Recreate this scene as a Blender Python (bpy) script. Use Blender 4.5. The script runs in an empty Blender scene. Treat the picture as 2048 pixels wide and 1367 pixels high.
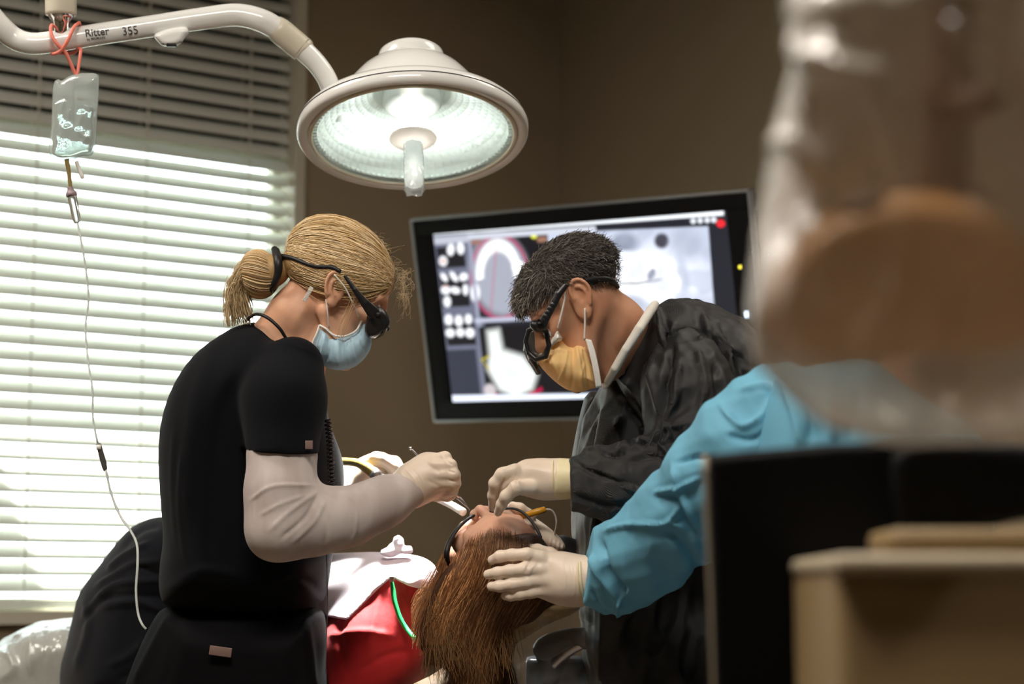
import bpy, bmesh, math, random
import numpy as np
from mathutils import Vector, Matrix
rng = np.random.default_rng(7)
random.seed(7)
scene = bpy.context.scene
COL = scene.collection
# ---------------------------------------------------------------- camera
F = 3982.0; CX = 1024.0; CY = 683.5
PITCH = math.radians(7.26)
CAMZ = 0.95
cam = bpy.data.objects.new('camera', bpy.data.cameras.new('camera')); COL.objects.link(cam)
cam.data.sensor_width = 36.0; cam.data.lens = F/2048*36.0
cam.location = (0, 0, CAMZ); cam.rotation_euler = (math.pi/2+PITCH, 0, 0)
cam.data.clip_start = 0.05; cam.data.clip_end = 200
cam.data.dof.use_dof = True; cam.data.dof.focus_distance = 3.4; cam.data.dof.aperture_fstop = 3.0
scene.camera = cam
RC = np.array([[1,0,0],[0,-math.sin(PITCH),math.cos(PITCH)],[0,math.cos(PITCH),math.sin(PITCH)]])  # cam->world: columns right, up, fwd
RC = np.array([[1,0,0],[0,-math.sin(PITCH),math.cos(PITCH)],[0,math.cos(PITCH),math.sin(PITCH)]])
def W(p):                      # camera-aligned metres (right, up, forward) -> world
    p = np.asarray(p, float)
    return p @ RC.T + np.array([0,0,CAMZ])
def Q(px, py, d):              # photo pixel + distance -> camera-aligned metres
    return np.array([(px-CX)/F*d, -(py-CY)/F*d, d])
def QW(px, py, d): return W(Q(px,py,d))
# ---------------------------------------------------------------- world, lights, exposure
scene.view_settings.view_transform = 'Standard'; scene.view_settings.look = 'None'
scene.view_settings.gamma = 1; scene.view_settings.use_curve_mapping = False
scene.view_settings.exposure = 0.0
world = bpy.data.worlds.new('daylight'); scene.world = world; world.use_nodes = True
wn = world.node_tree; wn.nodes.clear()
bg = wn.nodes.new('ShaderNodeBackground'); wo = wn.nodes.new('ShaderNodeOutputWorld')
bg.inputs[0].default_value = (0.88, 0.98, 1.0, 1); bg.inputs[1].default_value = 8.5
wn.links.new(bg.outputs[0], wo.inputs[0])
def area(name, loc, tgt, size, power, color, sy=None):
    l = bpy.data.lights.new(name, 'AREA'); l.energy = power; l.color = color; l.size = size
    if sy: l.shape = 'RECTANGLE'; l.size_y = sy
    o = bpy.data.objects.new(name, l); COL.objects.link(o); o.location = loc
    o.rotation_euler = (Vector(tgt)-Vector(loc)).to_track_quat('-Z','Y').to_euler(); return o
WARM = (1.0, 0.91, 0.80)
area('ceiling_fill_light', (-0.4, 1.35, 3.0), (-0.4,1.35,0), 1.2, 84, WARM, 0.6)  # unseen overhead fill lights added to brighten the room, no fixtures built
area('ceiling_fill_light', (1.1, 3.7, 3.0), (1.1,3.7,0), 1.2, 18, WARM, 0.6)
area('ceiling_fill_light', (-1.9, 3.1, 3.0), (-1.9,3.1,0), 1.2, 42, WARM, 0.6)
sp = bpy.data.lights.new('surgical_lamp_beam', 'SPOT'); sp.energy = 1150; sp.spot_size = math.radians(46); sp.spot_blend = 1.0
sp.shadow_soft_size = 0.07; sp.color = (1.0, 0.97, 0.93)
spo = bpy.data.objects.new('surgical_lamp_beam', sp); COL.objects.link(spo)
_a = QW(828, 300, 3.80); _b = QW(815, 1110, 3.70)
spo.location = _a; spo.rotation_euler = (Vector(_b)-Vector(_a)).to_track_quat('-Z','Y').to_euler()
sun = bpy.data.lights.new('sun','SUN'); sun.energy = 90; sun.angle = math.radians(.6); sun.color = (1,.98,.94)
suno = bpy.data.objects.new('sun', sun); COL.objects.link(suno); suno.location = (-6, 9, 9)
_d = Vector((.582,-.813,0)) + Vector((.813,.582,0))*.82 + Vector((0,0,-2.14))
suno.rotation_euler = _d.to_track_quat('-Z','Y').to_euler()
# ---------------------------------------------------------------- materials
def mat(name, col, rough=0.5, metal=0.0, bump=None, spec=0.5, sheen=0, coat=0, trans=0, vary=None, emit=None, sss=0, ior=1.45, alpha=1, attr=None, weave=None, sub=None):
    m = bpy.data.materials.new(name); m.use_nodes = True; nt = m.node_tree; N = nt.nodes; L = nt.links
    b = N['Principled BSDF']; b.inputs['Base Color'].default_value = (*col, 1); b.inputs['Roughness'].default_value = rough
    b.inputs['Metallic'].default_value = metal; b.inputs['Specular IOR Level'].default_value = spec
    b.inputs['Sheen Weight'].default_value = sheen; b.inputs['Coat Weight'].default_value = coat
    b.inputs['Transmission Weight'].default_value = trans; b.inputs['IOR'].default_value = ior; b.inputs['Alpha'].default_value = alpha
    if sss: b.inputs['Subsurface Weight'].default_value = sss; b.inputs['Subsurface Radius'].default_value = sub or (.012,.004,.002); b.inputs['Subsurface Scale'].default_value = 1.0
    tc = N.new('ShaderNodeTexCoord')
    if vary:                       # (scale, colour2, detail, stretch)
        no = N.new('ShaderNodeTexNoise'); no.inputs['Scale'].default_value = vary[0]; no.inputs['Detail'].default_value = vary[2] if len(vary)>2 else 4
        mp = N.new('ShaderNodeMapping'); L.new(tc.outputs['Object'], mp.inputs[0]); L.new(mp.outputs[0], no.inputs['Vector'])
        if len(vary)>3: mp.inputs['Scale'].default_value = vary[3]
        r = N.new('ShaderNodeMix'); r.data_type = 'RGBA'
        rm = N.new('ShaderNodeMapRange'); rm.inputs[1].default_value = .35; rm.inputs[2].default_value = .65
        L.new(no.outputs[0], rm.inputs[0]); L.new(rm.outputs[0], r.inputs[0]); r.inputs[6].default_value = (*col,1); r.inputs[7].default_value = (*vary[1],1)
        L.new(r.outputs[2], b.inputs['Base Color'])
    if attr:
        a = N.new('ShaderNodeAttribute'); a.attribute_name = attr; L.new(a.outputs['Color'], b.inputs['Base Color'])
    last = None
    if bump:                       # (scale, strength, distance, stretch)
        no = N.new('ShaderNodeTexNoise'); no.inputs['Scale'].default_value = bump[0]; no.inputs['Detail'].default_value = 5
        mp = N.new('ShaderNodeMapping'); L.new(tc.outputs['Object'], mp.inputs[0]); L.new(mp.outputs[0], no.inputs['Vector'])
        if len(bump)>3: mp.inputs['Scale'].default_value = bump[3]
        bu = N.new('ShaderNodeBump'); bu.inputs['Strength'].default_value = bump[1]; bu.inputs['Distance'].default_value = bump[2]
        L.new(no.outputs[0], bu.inputs['Height']); L.new(bu.outputs[0], b.inputs['Normal']); last = bu
    if weave:                      # (scale, strength, distance)
        ws = []
        for dirn in ('DIAGONAL', 'Z'):
            w = N.new('ShaderNodeTexWave'); w.bands_direction = dirn; w.inputs['Scale'].default_value = weave[0]; L.new(tc.outputs['Object'], w.inputs[0]); ws.append(w)
        mu = N.new('ShaderNodeMath'); mu.operation = 'MULTIPLY'; L.new(ws[0].outputs[1], mu.inputs[0]); L.new(ws[1].outputs[1], mu.inputs[1])
        bu = N.new('ShaderNodeBump'); bu.inputs['Strength'].default_value = weave[1]; bu.inputs['Distance'].default_value = weave[2]
        L.new(mu.outputs[0], bu.inputs['Height']); L.new(bu.outputs[0], b.inputs['Normal'])
        if last: L.new(last.outputs[0], bu.inputs['Normal'])
    if emit: b.inputs['Emission Color'].default_value = (*emit[0],1); b.inputs['Emission Strength'].default_value = emit[1]
    return m
def film(name, col, tr, gl, df, rough=0.12, bump=None):     # thin clear plastic: see-through + gloss + a little haze
    m = bpy.data.materials.new(name); m.use_nodes = True; nt = m.node_tree; N = nt.nodes; L = nt.links; N.clear()
    t = N.new('ShaderNodeBsdfTransparent'); t.inputs[0].default_value = (*col,1)
    g = N.new('ShaderNodeBsdfGlossy'); g.inputs['Roughness'].default_value = rough
    d = N.new('ShaderNodeBsdfDiffuse'); d.inputs[0].default_value = (*col,1)
    m1 = N.new('ShaderNodeMixShader'); m1.inputs[0].default_value = df/(tr+df); L.new(t.outputs[0], m1.inputs[1]); L.new(d.outputs[0], m1.inputs[2])
    fr = N.new('ShaderNodeLayerWeight'); fr.inputs[0].default_value = .5
    pw = N.new('ShaderNodeMath'); pw.operation = 'POWER'; pw.inputs[1].default_value = 3.5; L.new(fr.outputs[1], pw.inputs[0])
    ad = N.new('ShaderNodeMath'); ad.operation = 'MULTIPLY_ADD'; ad.inputs[1].default_value = .6; ad.inputs[2].default_value = gl; L.new(pw.outputs[0], ad.inputs[0]); ad.use_clamp = True
    m2 = N.new('ShaderNodeMixShader'); L.new(ad.outputs[0], m2.inputs[0]); L.new(m1.outputs[0], m2.inputs[1]); L.new(g.outputs[0], m2.inputs[2])
    o = N.new('ShaderNodeOutputMaterial'); L.new(m2.outputs[0], o.inputs[0])
    if bump:
        tc = N.new('ShaderNodeTexCoord'); no = N.new('ShaderNodeTexNoise'); no.inputs['Scale'].default_value = bump[0]; no.inputs['Detail'].default_value = 4
        L.new(tc.outputs['Object'], no.inputs['Vector'])
        bu = N.new('ShaderNodeBump'); bu.inputs['Strength'].default_value = bump[1]; bu.inputs['Distance'].default_value = bump[2]
        L.new(no.outputs[0], bu.inputs['Height']); L.new(bu.outputs[0], g.inputs['Normal']); L.new(bu.outputs[0], fr.inputs['Normal'])
    return m
def slat_mat():
    m = bpy.data.materials.new('blind_slat_pvc'); m.use_nodes = True; nt = m.node_tree; N = nt.nodes; L = nt.links
    b = N['Principled BSDF']; b.inputs['Base Color'].default_value = (.70,.70,.64,1); b.inputs['Roughness'].default_value = .45
    t = N.new('ShaderNodeBsdfTranslucent'); t.inputs[0].default_value = (.66,.74,.72,1)
    mx = N.new('ShaderNodeMixShader'); mx.inputs[0].default_value = .16
    L.new(b.outputs[0], mx.inputs[1]); L.new(t.outputs[0], mx.inputs[2]); L.new(mx.outputs[0], N['Material Output'].inputs[0]); return m
def cloth_translucent(name, col, amt, rough=.8, bump=None, weave=None):
    m = mat(name, col, rough, bump=bump, weave=weave); N = m.node_tree.nodes; L = m.node_tree.links
    t = N.new('ShaderNodeBsdfTranslucent'); t.inputs[0].default_value = (*col,1); mx = N.new('ShaderNodeMixShader'); mx.inputs[0].default_value = amt
    L.new(N['Principled BSDF'].outputs[0], mx.inputs[1]); L.new(t.outputs[0], mx.inputs[2]); L.new(mx.outputs[0], N['Material Output'].inputs[0]); return m
M = {}
M['wall'] = mat('painted_wall_tan', (.25,.195,.125), .8, bump=(220,.15,.001), vary=(1.2,(.232,.18,.115)))
M['floor'] = mat('vinyl_floor', (.16,.12,.085), .4, vary=(6,(.12,.09,.065)), bump=(60,.1,.001))
M['ceil'] = mat('ceiling_paint', (.55,.52,.46), .9, bump=(120,.2,.001))
M['trim'] = mat('trim_paint', (.5,.47,.38), .5, bump=(30,.05,.001))
M['slat'] = slat_mat()
M['tape'] = mat('ladder_cord', (.6,.58,.5), .8, bump=(400,.2,.0005))
M['enamel'] = mat('lamp_enamel', (.86,.87,.86), .16, coat=.4, spec=.5, bump=(12,.02,.0005))
M['cream'] = mat('cream_plastic', (.62,.58,.47), .35, bump=(40,.03,.0005))
M['chrome'] = mat('chrome', (.75,.75,.76), .12, 1.0, bump=(80,.02,.0002))
M['steel'] = mat('steel', (.55,.55,.56), .28, 1.0, bump=(120,.05,.0002))
M['black'] = mat('black_plastic', (.010,.010,.011), .35, bump=(150,.08,.0003))
M['blackrub'] = mat('black_rubber', (.008,.008,.009), .5, bump=(200,.1,.0003))
M['ink'] = mat('ink_print', (.05,.05,.055), .5, bump=(200,.02,.0001))
M['glassclear'] = film('clear_glass', (.97,1,.99), .95, .02, .03, .03)
M['reflector'] = mat('mirror_facets', (.86,.93,.90), .3, .1, bump=(60,.1,.0005))
M['bulb'] = mat('glowing_bulb', (1,1,1), .3, emit=((1,1,.96), 60), bump=(20,.01,.0001))
M['discwhite'] = cloth_translucent('handle_disc_white', (.92,.86,.83), .5, .3, bump=(40,.05,.0005))
M['frost'] = mat('frosted_handle_glow', (.88,.92,.89), .3, bump=(40,.2,.001), emit=((.92,1,.95),.55))  # emission added to stand for bulb light glowing through the handle
M['tubing'] = cloth_translucent('translucent_tubing', (.86,.90,.88), .55, .3, bump=(40,.2,.001))
M['skinw'] = mat('skin_fair', (.70,.40,.26), .48, bump=(260,.18,.0006), vary=(18,(.66,.34,.21)), sss=.12)
M['skinm'] = mat('skin_tanned', (.58,.30,.185), .45, bump=(300,.25,.0006), vary=(22,(.50,.235,.135)), sss=.1)
M['skinp'] = mat('skin_pale', (.62,.36,.25), .5, bump=(240,.15,.0006), vary=(20,(.60,.29,.19)), sss=.12)
M['scrub'] = mat('scrub_black', (.0035,.0042,.0062), .85, spec=.12, sheen=.03, bump=(700,.15,.0005))
M['blanket'] = mat('fleece_blanket_black', (.005,.006,.010), .95, spec=.2, sheen=.10, bump=(500,.4,.001))
M['gown'] = mat('gown_black_nonwoven', (.013,.013,.0145), .42, spec=.5, weave=(330,.9,.0006), bump=(26,.3,.004))
M['gownin'] = mat('apron_dark_brown', (.02,.013,.011), .5, bump=(30,.5,.004))
M['tee'] = mat('white_tshirt', (.75,.72,.66), .9, bump=(600,.2,.0005))
M['bluegown'] = cloth_translucent('gown_blue_nonwoven', (.17,.47,.65), .2, .65, bump=(13,.5,.008), weave=(420,.25,.0004))
M['glove'] = mat('latex_glove', (.78,.65,.54), .42, bump=(55,.35,.0012,(1,1,1)), vary=(16,(.70,.58,.47)), sss=.12, sub=(.01,.006,.004))
M['glovecuff'] = mat('latex_glove_cuff', (.74,.66,.42), .45, bump=(120,.5,.001))
M['sleeve'] = mat('white_compression_sleeve', (.54,.48,.46), .85, bump=(35,.4,.002), vary=(30,(.45,.38,.36),2,(1,1,.4)), sheen=.1)
M['maskblue'] = cloth_translucent('surgical_mask_blue', (.50,.72,.86), .25, .8, bump=(90,.3,.001))
M['maskwhite'] = mat('mask_edge_white', (.78,.76,.72), .8, bump=(300,.3,.0004))
M['maskorange'] = cloth_translucent('surgical_mask_orange', (1.0,.70,.32), .3, .75, bump=(80,.3,.001))
M['elastic'] = mat('white_elastic', (.75,.70,.65), .8, bump=(500,.2,.0003))
M['hairattr'] = mat('hair', (.5,.3,.1), .38, attr='tint', spec=.45, bump=(90,.1,.0005))
M['blondebase'] = mat('hair_blonde_mass', (.44,.28,.12), .5, bump=(160,.6,.002,(1,1,.2)))
M['greybase'] = mat('hair_dark_mass', (.03,.025,.02), .6, bump=(240,.6,.002))
M['auburnbase'] = mat('hair_auburn_mass', (.065,.025,.010), .5, bump=(120,.7,.002,(1,1,.2)))
M['red'] = mat('red_shirt', (.42,.008,.012), .8, bump=(22,.4,.006), sheen=.1)
M['bib'] = cloth_translucent('paper_bib', (.80,.76,.82), .2, .85, bump=(250,.4,.0008))
M['tanshade'] = mat('chair_upholstery_shaded', (.07,.048,.026), .5, bump=(150,.3,.0008))  # same tan upholstery, darkened so the colour carries the shade
M['tan'] = mat('chair_upholstery_tan', (.50,.37,.20), .45, vary=(40,(.40,.28,.14)), bump=(150,.3,.0008))
M['plastic'] = film('clear_plastic_sheet', (.95,.95,.96), .80, .05, .05, .10, bump=(24,.8,.01))
M['plastic2'] = film('cloudy_plastic_sheet', (.93,.95,.95), .55, .12, .25, .15, bump=(30,.8,.01))
M['bag'] = film('clear_plastic_bag', (.90,.87,.82), .5, .10, .52, .22, bump=(14,1.0,.03))
M['ivbag'] = film('iv_bag_film', (.88,.96,.95), .66, .05, .30, .08, bump=(35,.6,.004))
M['ivfluid'] = mat('iv_fluid', (.9,.97,.97), .03, trans=1.0, ior=1.33, bump=(26,.35,.004))
M['green'] = mat('green_tube', (.02,.42,.10), .35, bump=(50,.05,.0003))
M['pink'] = mat('pink_rubber_band', (.85,.24,.18), .45, sss=.1, bump=(80,.1,.0004))
M['olive'] = mat('olive_hose', (.17,.12,.03), .35, bump=(60,.05,.0003))
M['amber'] = mat('amber_handpiece', (.55,.26,.015), .25, bump=(40,.05,.0003))
M['whiteplastic'] = mat('white_plastic', (.8,.79,.76), .3, bump=(40,.03,.0003))
M['clearplastic'] = mat('clear_hard_plastic', (.92,.95,.96), .08, trans=.85, bump=(30,.05,.0003))
M['blackmatte'] = mat('black_matte_shell', (.0035,.0035,.004), .6, spec=.12, bump=(150,.08,.0003))
M['greyplastic'] = mat('grey_plastic', (.09,.085,.085), .45, bump=(40,.05,.0003))
M['boxtan'] = mat('beige_cabinet', (.20,.135,.06), .55, bump=(50,.05,.0005))
M['boxlight'] = mat('beige_cabinet_edge', (.36,.30,.21), .5, bump=(50,.05,.0005))
M['lens'] = mat('tinted_lens', (.02,.035,.035), .05, spec=.8, coat=.5, bump=(10,.02,.0003))
M['lensclear'] = film('clear_lens', (.75,.72,.66), .8, .06, .02, .05)
M['eye'] = mat('eye_white', (.8,.77,.73), .15, bump=(30,.02,.0001))
M['silver'] = mat('silver_bezel', (.30,.32,.34), .3, .6, bump=(60,.02,.0002))
M['darkpane'] = mat('dark_transom_panel', (.012,.013,.012), .3, bump=(20,.05,.0005))
M['labelpink'] = mat('woven_label', (.22,.14,.12), .8, bump=(300,.3,.0003))
M['tanhouse'] = mat('tan_housing', (.85,.46,.19), .35, bump=(20,.1,.001), vary=(9,(.62,.35,.16)))
M['brownhair'] = mat('brown_hair', (.06,.03,.018), .5, bump=(90,.6,.002))
M['darkpants'] = mat('black_trousers', (.0035,.0035,.0045), .85, spec=.12, bump=(500,.2,.0005))
M['shoe'] = mat('black_clogs', (.015,.015,.015), .4, bump=(60,.1,.0005))
M['ivspike'] = mat('iv_port_amber', (.30,.22,.08), .4, bump=(60,.05,.0003))
M['mauve'] = mat('mauve_cap', (.30,.22,.24), .4, bump=(60,.05,.0003))
# ---------------------------------------------------------------- object helpers
ORG = {}
def empty(name, loc, label=None, cat=None, group=None, kind=None):
    o = bpy.data.objects.new(name, None); COL.objects.link(o); o.location = loc; o.empty_display_size = .05
    ORG[o.name] = np.array(loc, float)
    tag(o, label, cat, group, kind); return o
def tag(o, label=None, cat=None, group=None, kind=None):
    if label: o['label'] = label
    if cat: o['category'] = cat
    if group: o['group'] = group
    if kind: o['kind'] = kind
def mk(name, V, Fc, m, parent=None, smooth=True, label=None, cat=None, group=None, kind=None, camspace=False, tint=None, sub=0, solid=0):
    V = np.asarray(V, float)
    if camspace: V = W(V)
    if parent is not None: org = ORG[parent.name]
    else: org = np.array([V[:,0].mean(), V[:,1].mean(), V[:,2].min()])
    me = bpy.data.meshes.new(name)
    V2 = (V-org)
    if isinstance(Fc, np.ndarray) and Fc.ndim==2:
        k = Fc.shape[1]; n = len(Fc)
        me.vertices.add(len(V2)); me.vertices.foreach_set('co', V2.astype(np.float32).ravel())
        me.loops.add(n*k); me.loops.foreach_set('vertex_index', Fc.astype(np.int32).ravel())
        me.polygons.add(n); me.polygons.foreach_set('loop_start', np.arange(0,n*k,k,dtype=np.int32))
        me.update(calc_edges=True)
    else:
        me.from_pydata([tuple(v) for v in V2], [], [tuple(int(i) for i in f) for f in Fc]); me.update()
    if smooth: me.polygons.foreach_set('use_smooth', np.ones(len(me.polygons), bool))
    if tint is not None:
        a = me.color_attributes.new('tint', 'FLOAT_COLOR', 'POINT')
        c = np.ones((len(V2),4), np.float32); c[:,:3] = tint; a.data.foreach_set('color', c.ravel())
    me.materials.append(m)
    o = bpy.data.objects.new(name, me); COL.objects.link(o)
    if parent is not None: o.parent = parent; ORG[o.name] = org
    else: o.location = org; ORG[o.name] = org
    if solid: md = o.modifiers.new('thick','SOLIDIFY'); md.thickness = solid; md.offset = 0
    if sub: md = o.modifiers.new('sub','SUBSURF'); md.levels = sub; md.render_levels = sub
    tag(o, label, cat, group, kind); return o
def join(parts):
    V = []; Fs = []; n = 0
    for v, f in parts:
        v = np.asarray(v, float); V.append(v); Fs += [tuple(int(i)+n for i in q) for q in f]; n += len(v)
    return np.concatenate(V), Fs
def smooth_path(P, n=8):
    P = np.asarray(P, float)
    if len(P) < 3: 
        t = np.linspace(0,1,n)[:,None]; return P[0]*(1-t)+P[-1]*t
    out = []
    E = np.vstack([2*P[0]-P[1], P, 2*P[-1]-P[-2]])
    for i in range(1, len(E)-2):
        t = np.linspace(0,1,n,endpoint=False)[:,None]
        a,b,c,d = E[i-1],E[i],E[i+1],E[i+2]
        out.append(.5*((2*b)+(-a+c)*t+(2*a-5*b+4*c-d)*t*t+(-a+3*b-3*c+d)*t**3))
    out.append(P[-1:]); return np.vstack(out)
def tube(P, r, sides=12, cap=True):
    P = np.asarray(P, float); n = len(P); r = np.broadcast_to(np.asarray(r,float), (n,))
    T = np.gradient(P, axis=0); T /= np.linalg.norm(T,axis=1)[:,None]+1e-12
    u = np.cross(T[0], [0,0,1.]); 
    if np.linalg.norm(u)<.1: u = np.cross(T[0],[1.,0,0])
    u /= np.linalg.norm(u); V = []
    a = np.arange(sides)/sides*2*math.pi
    for i in range(n):
        u = u - T[i]*np.dot(u,T[i]); u /= np.linalg.norm(u)+1e-12; w = np.cross(T[i],u)
        V.append(P[i]+r[i]*(np.cos(a)[:,None]*u+np.sin(a)[:,None]*w))
    V = np.vstack(V); Fs = []
    for i in range(n-1):
        for j in range(sides):
            k = (j+1)%sides; Fs.append((i*sides+j, i*sides+k, (i+1)*sides+k, (i+1)*sides+j))
    if cap: Fs.append(tuple(range(sides))[::-1]); Fs.append(tuple(range((n-1)*sides, n*sides)))
    return V, Fs
def ptube(pts, sides=12, n=8, cap=True, smooth=True):    # pts: (px,py,d,r_px) -> tube in camera metres
    A = np.array([[*Q(p[0],p[1],p[2]), p[3]*p[2]/F] for p in pts])
    S = smooth_path(A, n) if smooth else A
    return tube(S[:,:3], np.maximum(S[:,3],1e-4), sides, cap)
def lathe(prof, seg=48, c=(0,0,0), ax=(0,0,1), closed=False):
    ax = np.asarray(ax,float); ax /= np.linalg.norm(ax)
    u = np.cross(ax,[0,1,0]) if abs(ax[1])<.9 else np.cross(ax,[1,0,0]); u/=np.linalg.norm(u); w = np.cross(ax,u)
    a = np.arange(seg)/seg*2*math.pi; V = []
    for r,z in prof: V.append(np.asarray(c)+ax*z+r*(np.cos(a)[:,None]*u+np.sin(a)[:,None]*w))
    V = np.vstack(V); Fs = []; n = len(prof)
    for i in range(n if closed else n-1):
        ii = (i+1)%n
        for j in range(seg):
            k=(j+1)%seg; Fs.append((i*seg+j,i*seg+k,ii*seg+k,ii*seg+j))
    return V, Fs
def box(c, s, R=None, bev=0.0, seg=2):
    bm = bmesh.new(); bmesh.ops.create_cube(bm, size=1)
    for v in bm.verts: v.co = Vector((v.co.x*s[0], v.co.y*s[1], v.co.z*s[2]))
    if bev: bmesh.ops.bevel(bm, geom=bm.edges[:], offset=bev, segments=seg, affect='EDGES', profile=.6)
    V = np.array([v.co[:] for v in bm.verts]); Fs = [tuple(v.index for v in f.verts) for f in bm.faces]; bm.free()
    if R is not None: V = V @ np.asarray(R).T
    return V+np.asarray(c), Fs
# ---------------------------------------------------------------- implicit modelling (in camera-aligned metres)
def smin(a, b, k):
    if k <= 0: return np.minimum(a,b)
    h = np.clip(.5+.5*(a-b)/k, 0, 1); return a*(1-h)+b*h-k*h*(1-h)
def smax(a, b, k): return -smin(-a,-b,k)
def polysdf(P, x, y):
    P = np.asarray(P, float); d = np.full(x.shape, 1e18); s = np.ones(x.shape)
    for i in range(len(P)):
        a = P[i]; b = P[i-1]; e = b-a; wx = x-a[0]; wy = y-a[1]
        t = np.clip((wx*e[0]+wy*e[1])/(e@e+1e-12),0,1); bx = wx-e[0]*t; by = wy-e[1]*t
        d = np.minimum(d, bx*bx+by*by)
        c1 = y>=a[1]; c2 = y<b[1]; c3 = e[0]*wy > e[1]*wx
        s = np.where((c1&c2&c3)|(~c1&~c2&~c3), -s, s)
    return s*np.sqrt(d)
def chaikin(P, it=2):
    P = np.asarray(P, float)
    for _ in range(it):
        Nn = np.roll(P,-1,0); P = np.stack([P*.75+Nn*.25, P*.25+Nn*.75],1).reshape(-1,2)
    return P
class Lat:                       # a polygon's signed distance in photo pixels, kept on a lattice
    def __init__(s, poly, it=2, step=2.0, pad=60):
        P = chaikin(poly, it); s.st = step
        s.x0, s.y0 = P.min(0)-pad; x1,y1 = P.max(0)+pad; s.P=P
        gx = np.arange(s.x0,x1,step); gy = np.arange(s.y0,y1,step)
        X,Y = np.meshgrid(gx,gy,indexing='ij'); s.D = polysdf(P,X,Y).astype(np.float32)
    def __call__(s, px, py):
        u = np.clip((px-s.x0)/s.st,0,s.D.shape[0]-1.001); v = np.clip((py-s.y0)/s.st,0,s.D.shape[1]-1.001)
        i = u.astype(np.int32); j = v.astype(np.int32); u=u-i; v=v-j; D=s.D
        return D[i,j]*(1-u)*(1-v)+D[i+1,j]*u*(1-v)+D[i,j+1]*(1-u)*v+D[i+1,j+1]*u*v
class Shape:
    def __init__(s): s.p = []
    def add(s, fn, lo, hi, k=0.01, op='add'): s.p.append((fn, np.asarray(lo,float), np.asarray(hi,float), k, op)); return s
    def cap(s, a, b, ra, rb, k=.01, op='add', sq=None):
        a=np.asarray(a,float); b=np.asarray(b,float); r=max(ra,rb); e=b-a; ee=e@e+1e-12
        def fn(X,Y,Z):
            wx=X-a[0]; wy=Y-a[1]; wz=Z-a[2]; t=np.clip((wx*e[0]+wy*e[1]+wz*e[2])/ee,0,1)
            wx=wx-e[0]*t; wy=wy-e[1]*t; wz=wz-e[2]*t
            if sq: wz = wz/sq
            return np.sqrt(wx*wx+wy*wy+wz*wz)-(ra+(rb-ra)*t)
        m = r*(max(1,sq or 1))
        return s.add(fn, np.minimum(a,b)-m, np.maximum(a,b)+m, k, op)
    def chain(s, pts, k=.01, op='add', sq=None):
        for p,q in zip(pts[:-1],pts[1:]): s.cap(Q(*p[:3]),Q(*q[:3]),p[3]*p[2]/F,q[3]*q[2]/F,k,op,sq)
        return s
    def ell(s, c, r, R=None, k=.01, op='add'):
        c=np.asarray(c,float); r=np.asarray(r,float); m=r.max() if R is not None else r; Rm = None if R is None else np.asarray(R,float)
        def fn(X,Y,Z):
            x=X-c[0];y=Y-c[1];z=Z-c[2]
            if Rm is not None: x,y,z = (x*Rm[0,0]+y*Rm[1,0]+z*Rm[2,0], x*Rm[0,1]+y*Rm[1,1]+z*Rm[2,1], x*Rm[0,2]+y*Rm[1,2]+z*Rm[2,2])
            k0=np.sqrt((x/r[0])**2+(y/r[1])**2+(z/r[2])**2); k1=np.sqrt((x/r[0]**2)**2+(y/r[1]**2)**2+(z/r[2]**2)**2)+1e-9
            return k0*(k0-1)/k1
        return s.add(fn, c-m, c+m, k, op)
    def pell(s, px,py,d, rx,ry,rz, ang=0, k=.01, op='add'):     # ellipsoid, px radii in the picture plane, rz metres
        a=math.radians(ang); R=[[math.cos(a),-math.sin(a),0],[math.sin(a),math.cos(a),0],[0,0,1]]
        return s.ell(Q(px,py,d),(rx*d/F,ry*d/F,rz),R,k,op)
    def pillow(s, poly, zc, T, e, k=.01, op='add', tx=0, ty=0, it=2, ex=2.0):  # outline in px, centre depth zc (+tx,ty m per px), half thickness T m, rounding e px
        L = Lat(poly,it); P = L.P; cx,cy = P.mean(0); em = e*zc/F
        ds = [zc+tx*(x-cx)+ty*(y-cy) for x,y in P]; z0=min(ds)-T; z1=max(ds)+T
        cs = np.array([Q(x,y,zz) for (x,y),dd in zip(P,ds) for zz in (dd-T,dd+T)])
        def fn(X,Y,Z):
            Z=np.maximum(Z,.05); px=X/Z*F+CX; py=-Y/Z*F+CY; D=-L(px,py)*1.0
            q=np.maximum(1-D/e,0); zz=np.abs(Z-(zc+tx*(px-cx)+ty*(py-cy)))/T
            return ((q**ex+zz**ex)**(1/ex)-1)*min(em,T)
        return s.add(fn, cs.min(0), cs.max(0), k, op)
    def prism(s, poly, k=.002, op='int', it=1):
        L = Lat(poly,it,pad=400,step=3.0)
        def fn(X,Y,Z):
            Z=np.maximum(Z,.05); return L(X/Z*F+CX,-Y/Z*F+CY)*Z/F
        return s.add(fn, [-9]*3,[9]*3,k,op)
    def half(s, c, n, k=.002, op='int'):
        c=np.asarray(c,float); n=np.asarray(n,float); n=n/np.linalg.norm(n)
        return s.add(lambda X,Y,Z:(X-c[0])*n[0]+(Y-c[1])*n[1]+(Z-c[2])*n[2],[-9]*3,[9]*3,k,op)
    def noise(s, fn): s.p.append((fn,None,None,0,'noise')); return s
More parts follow.
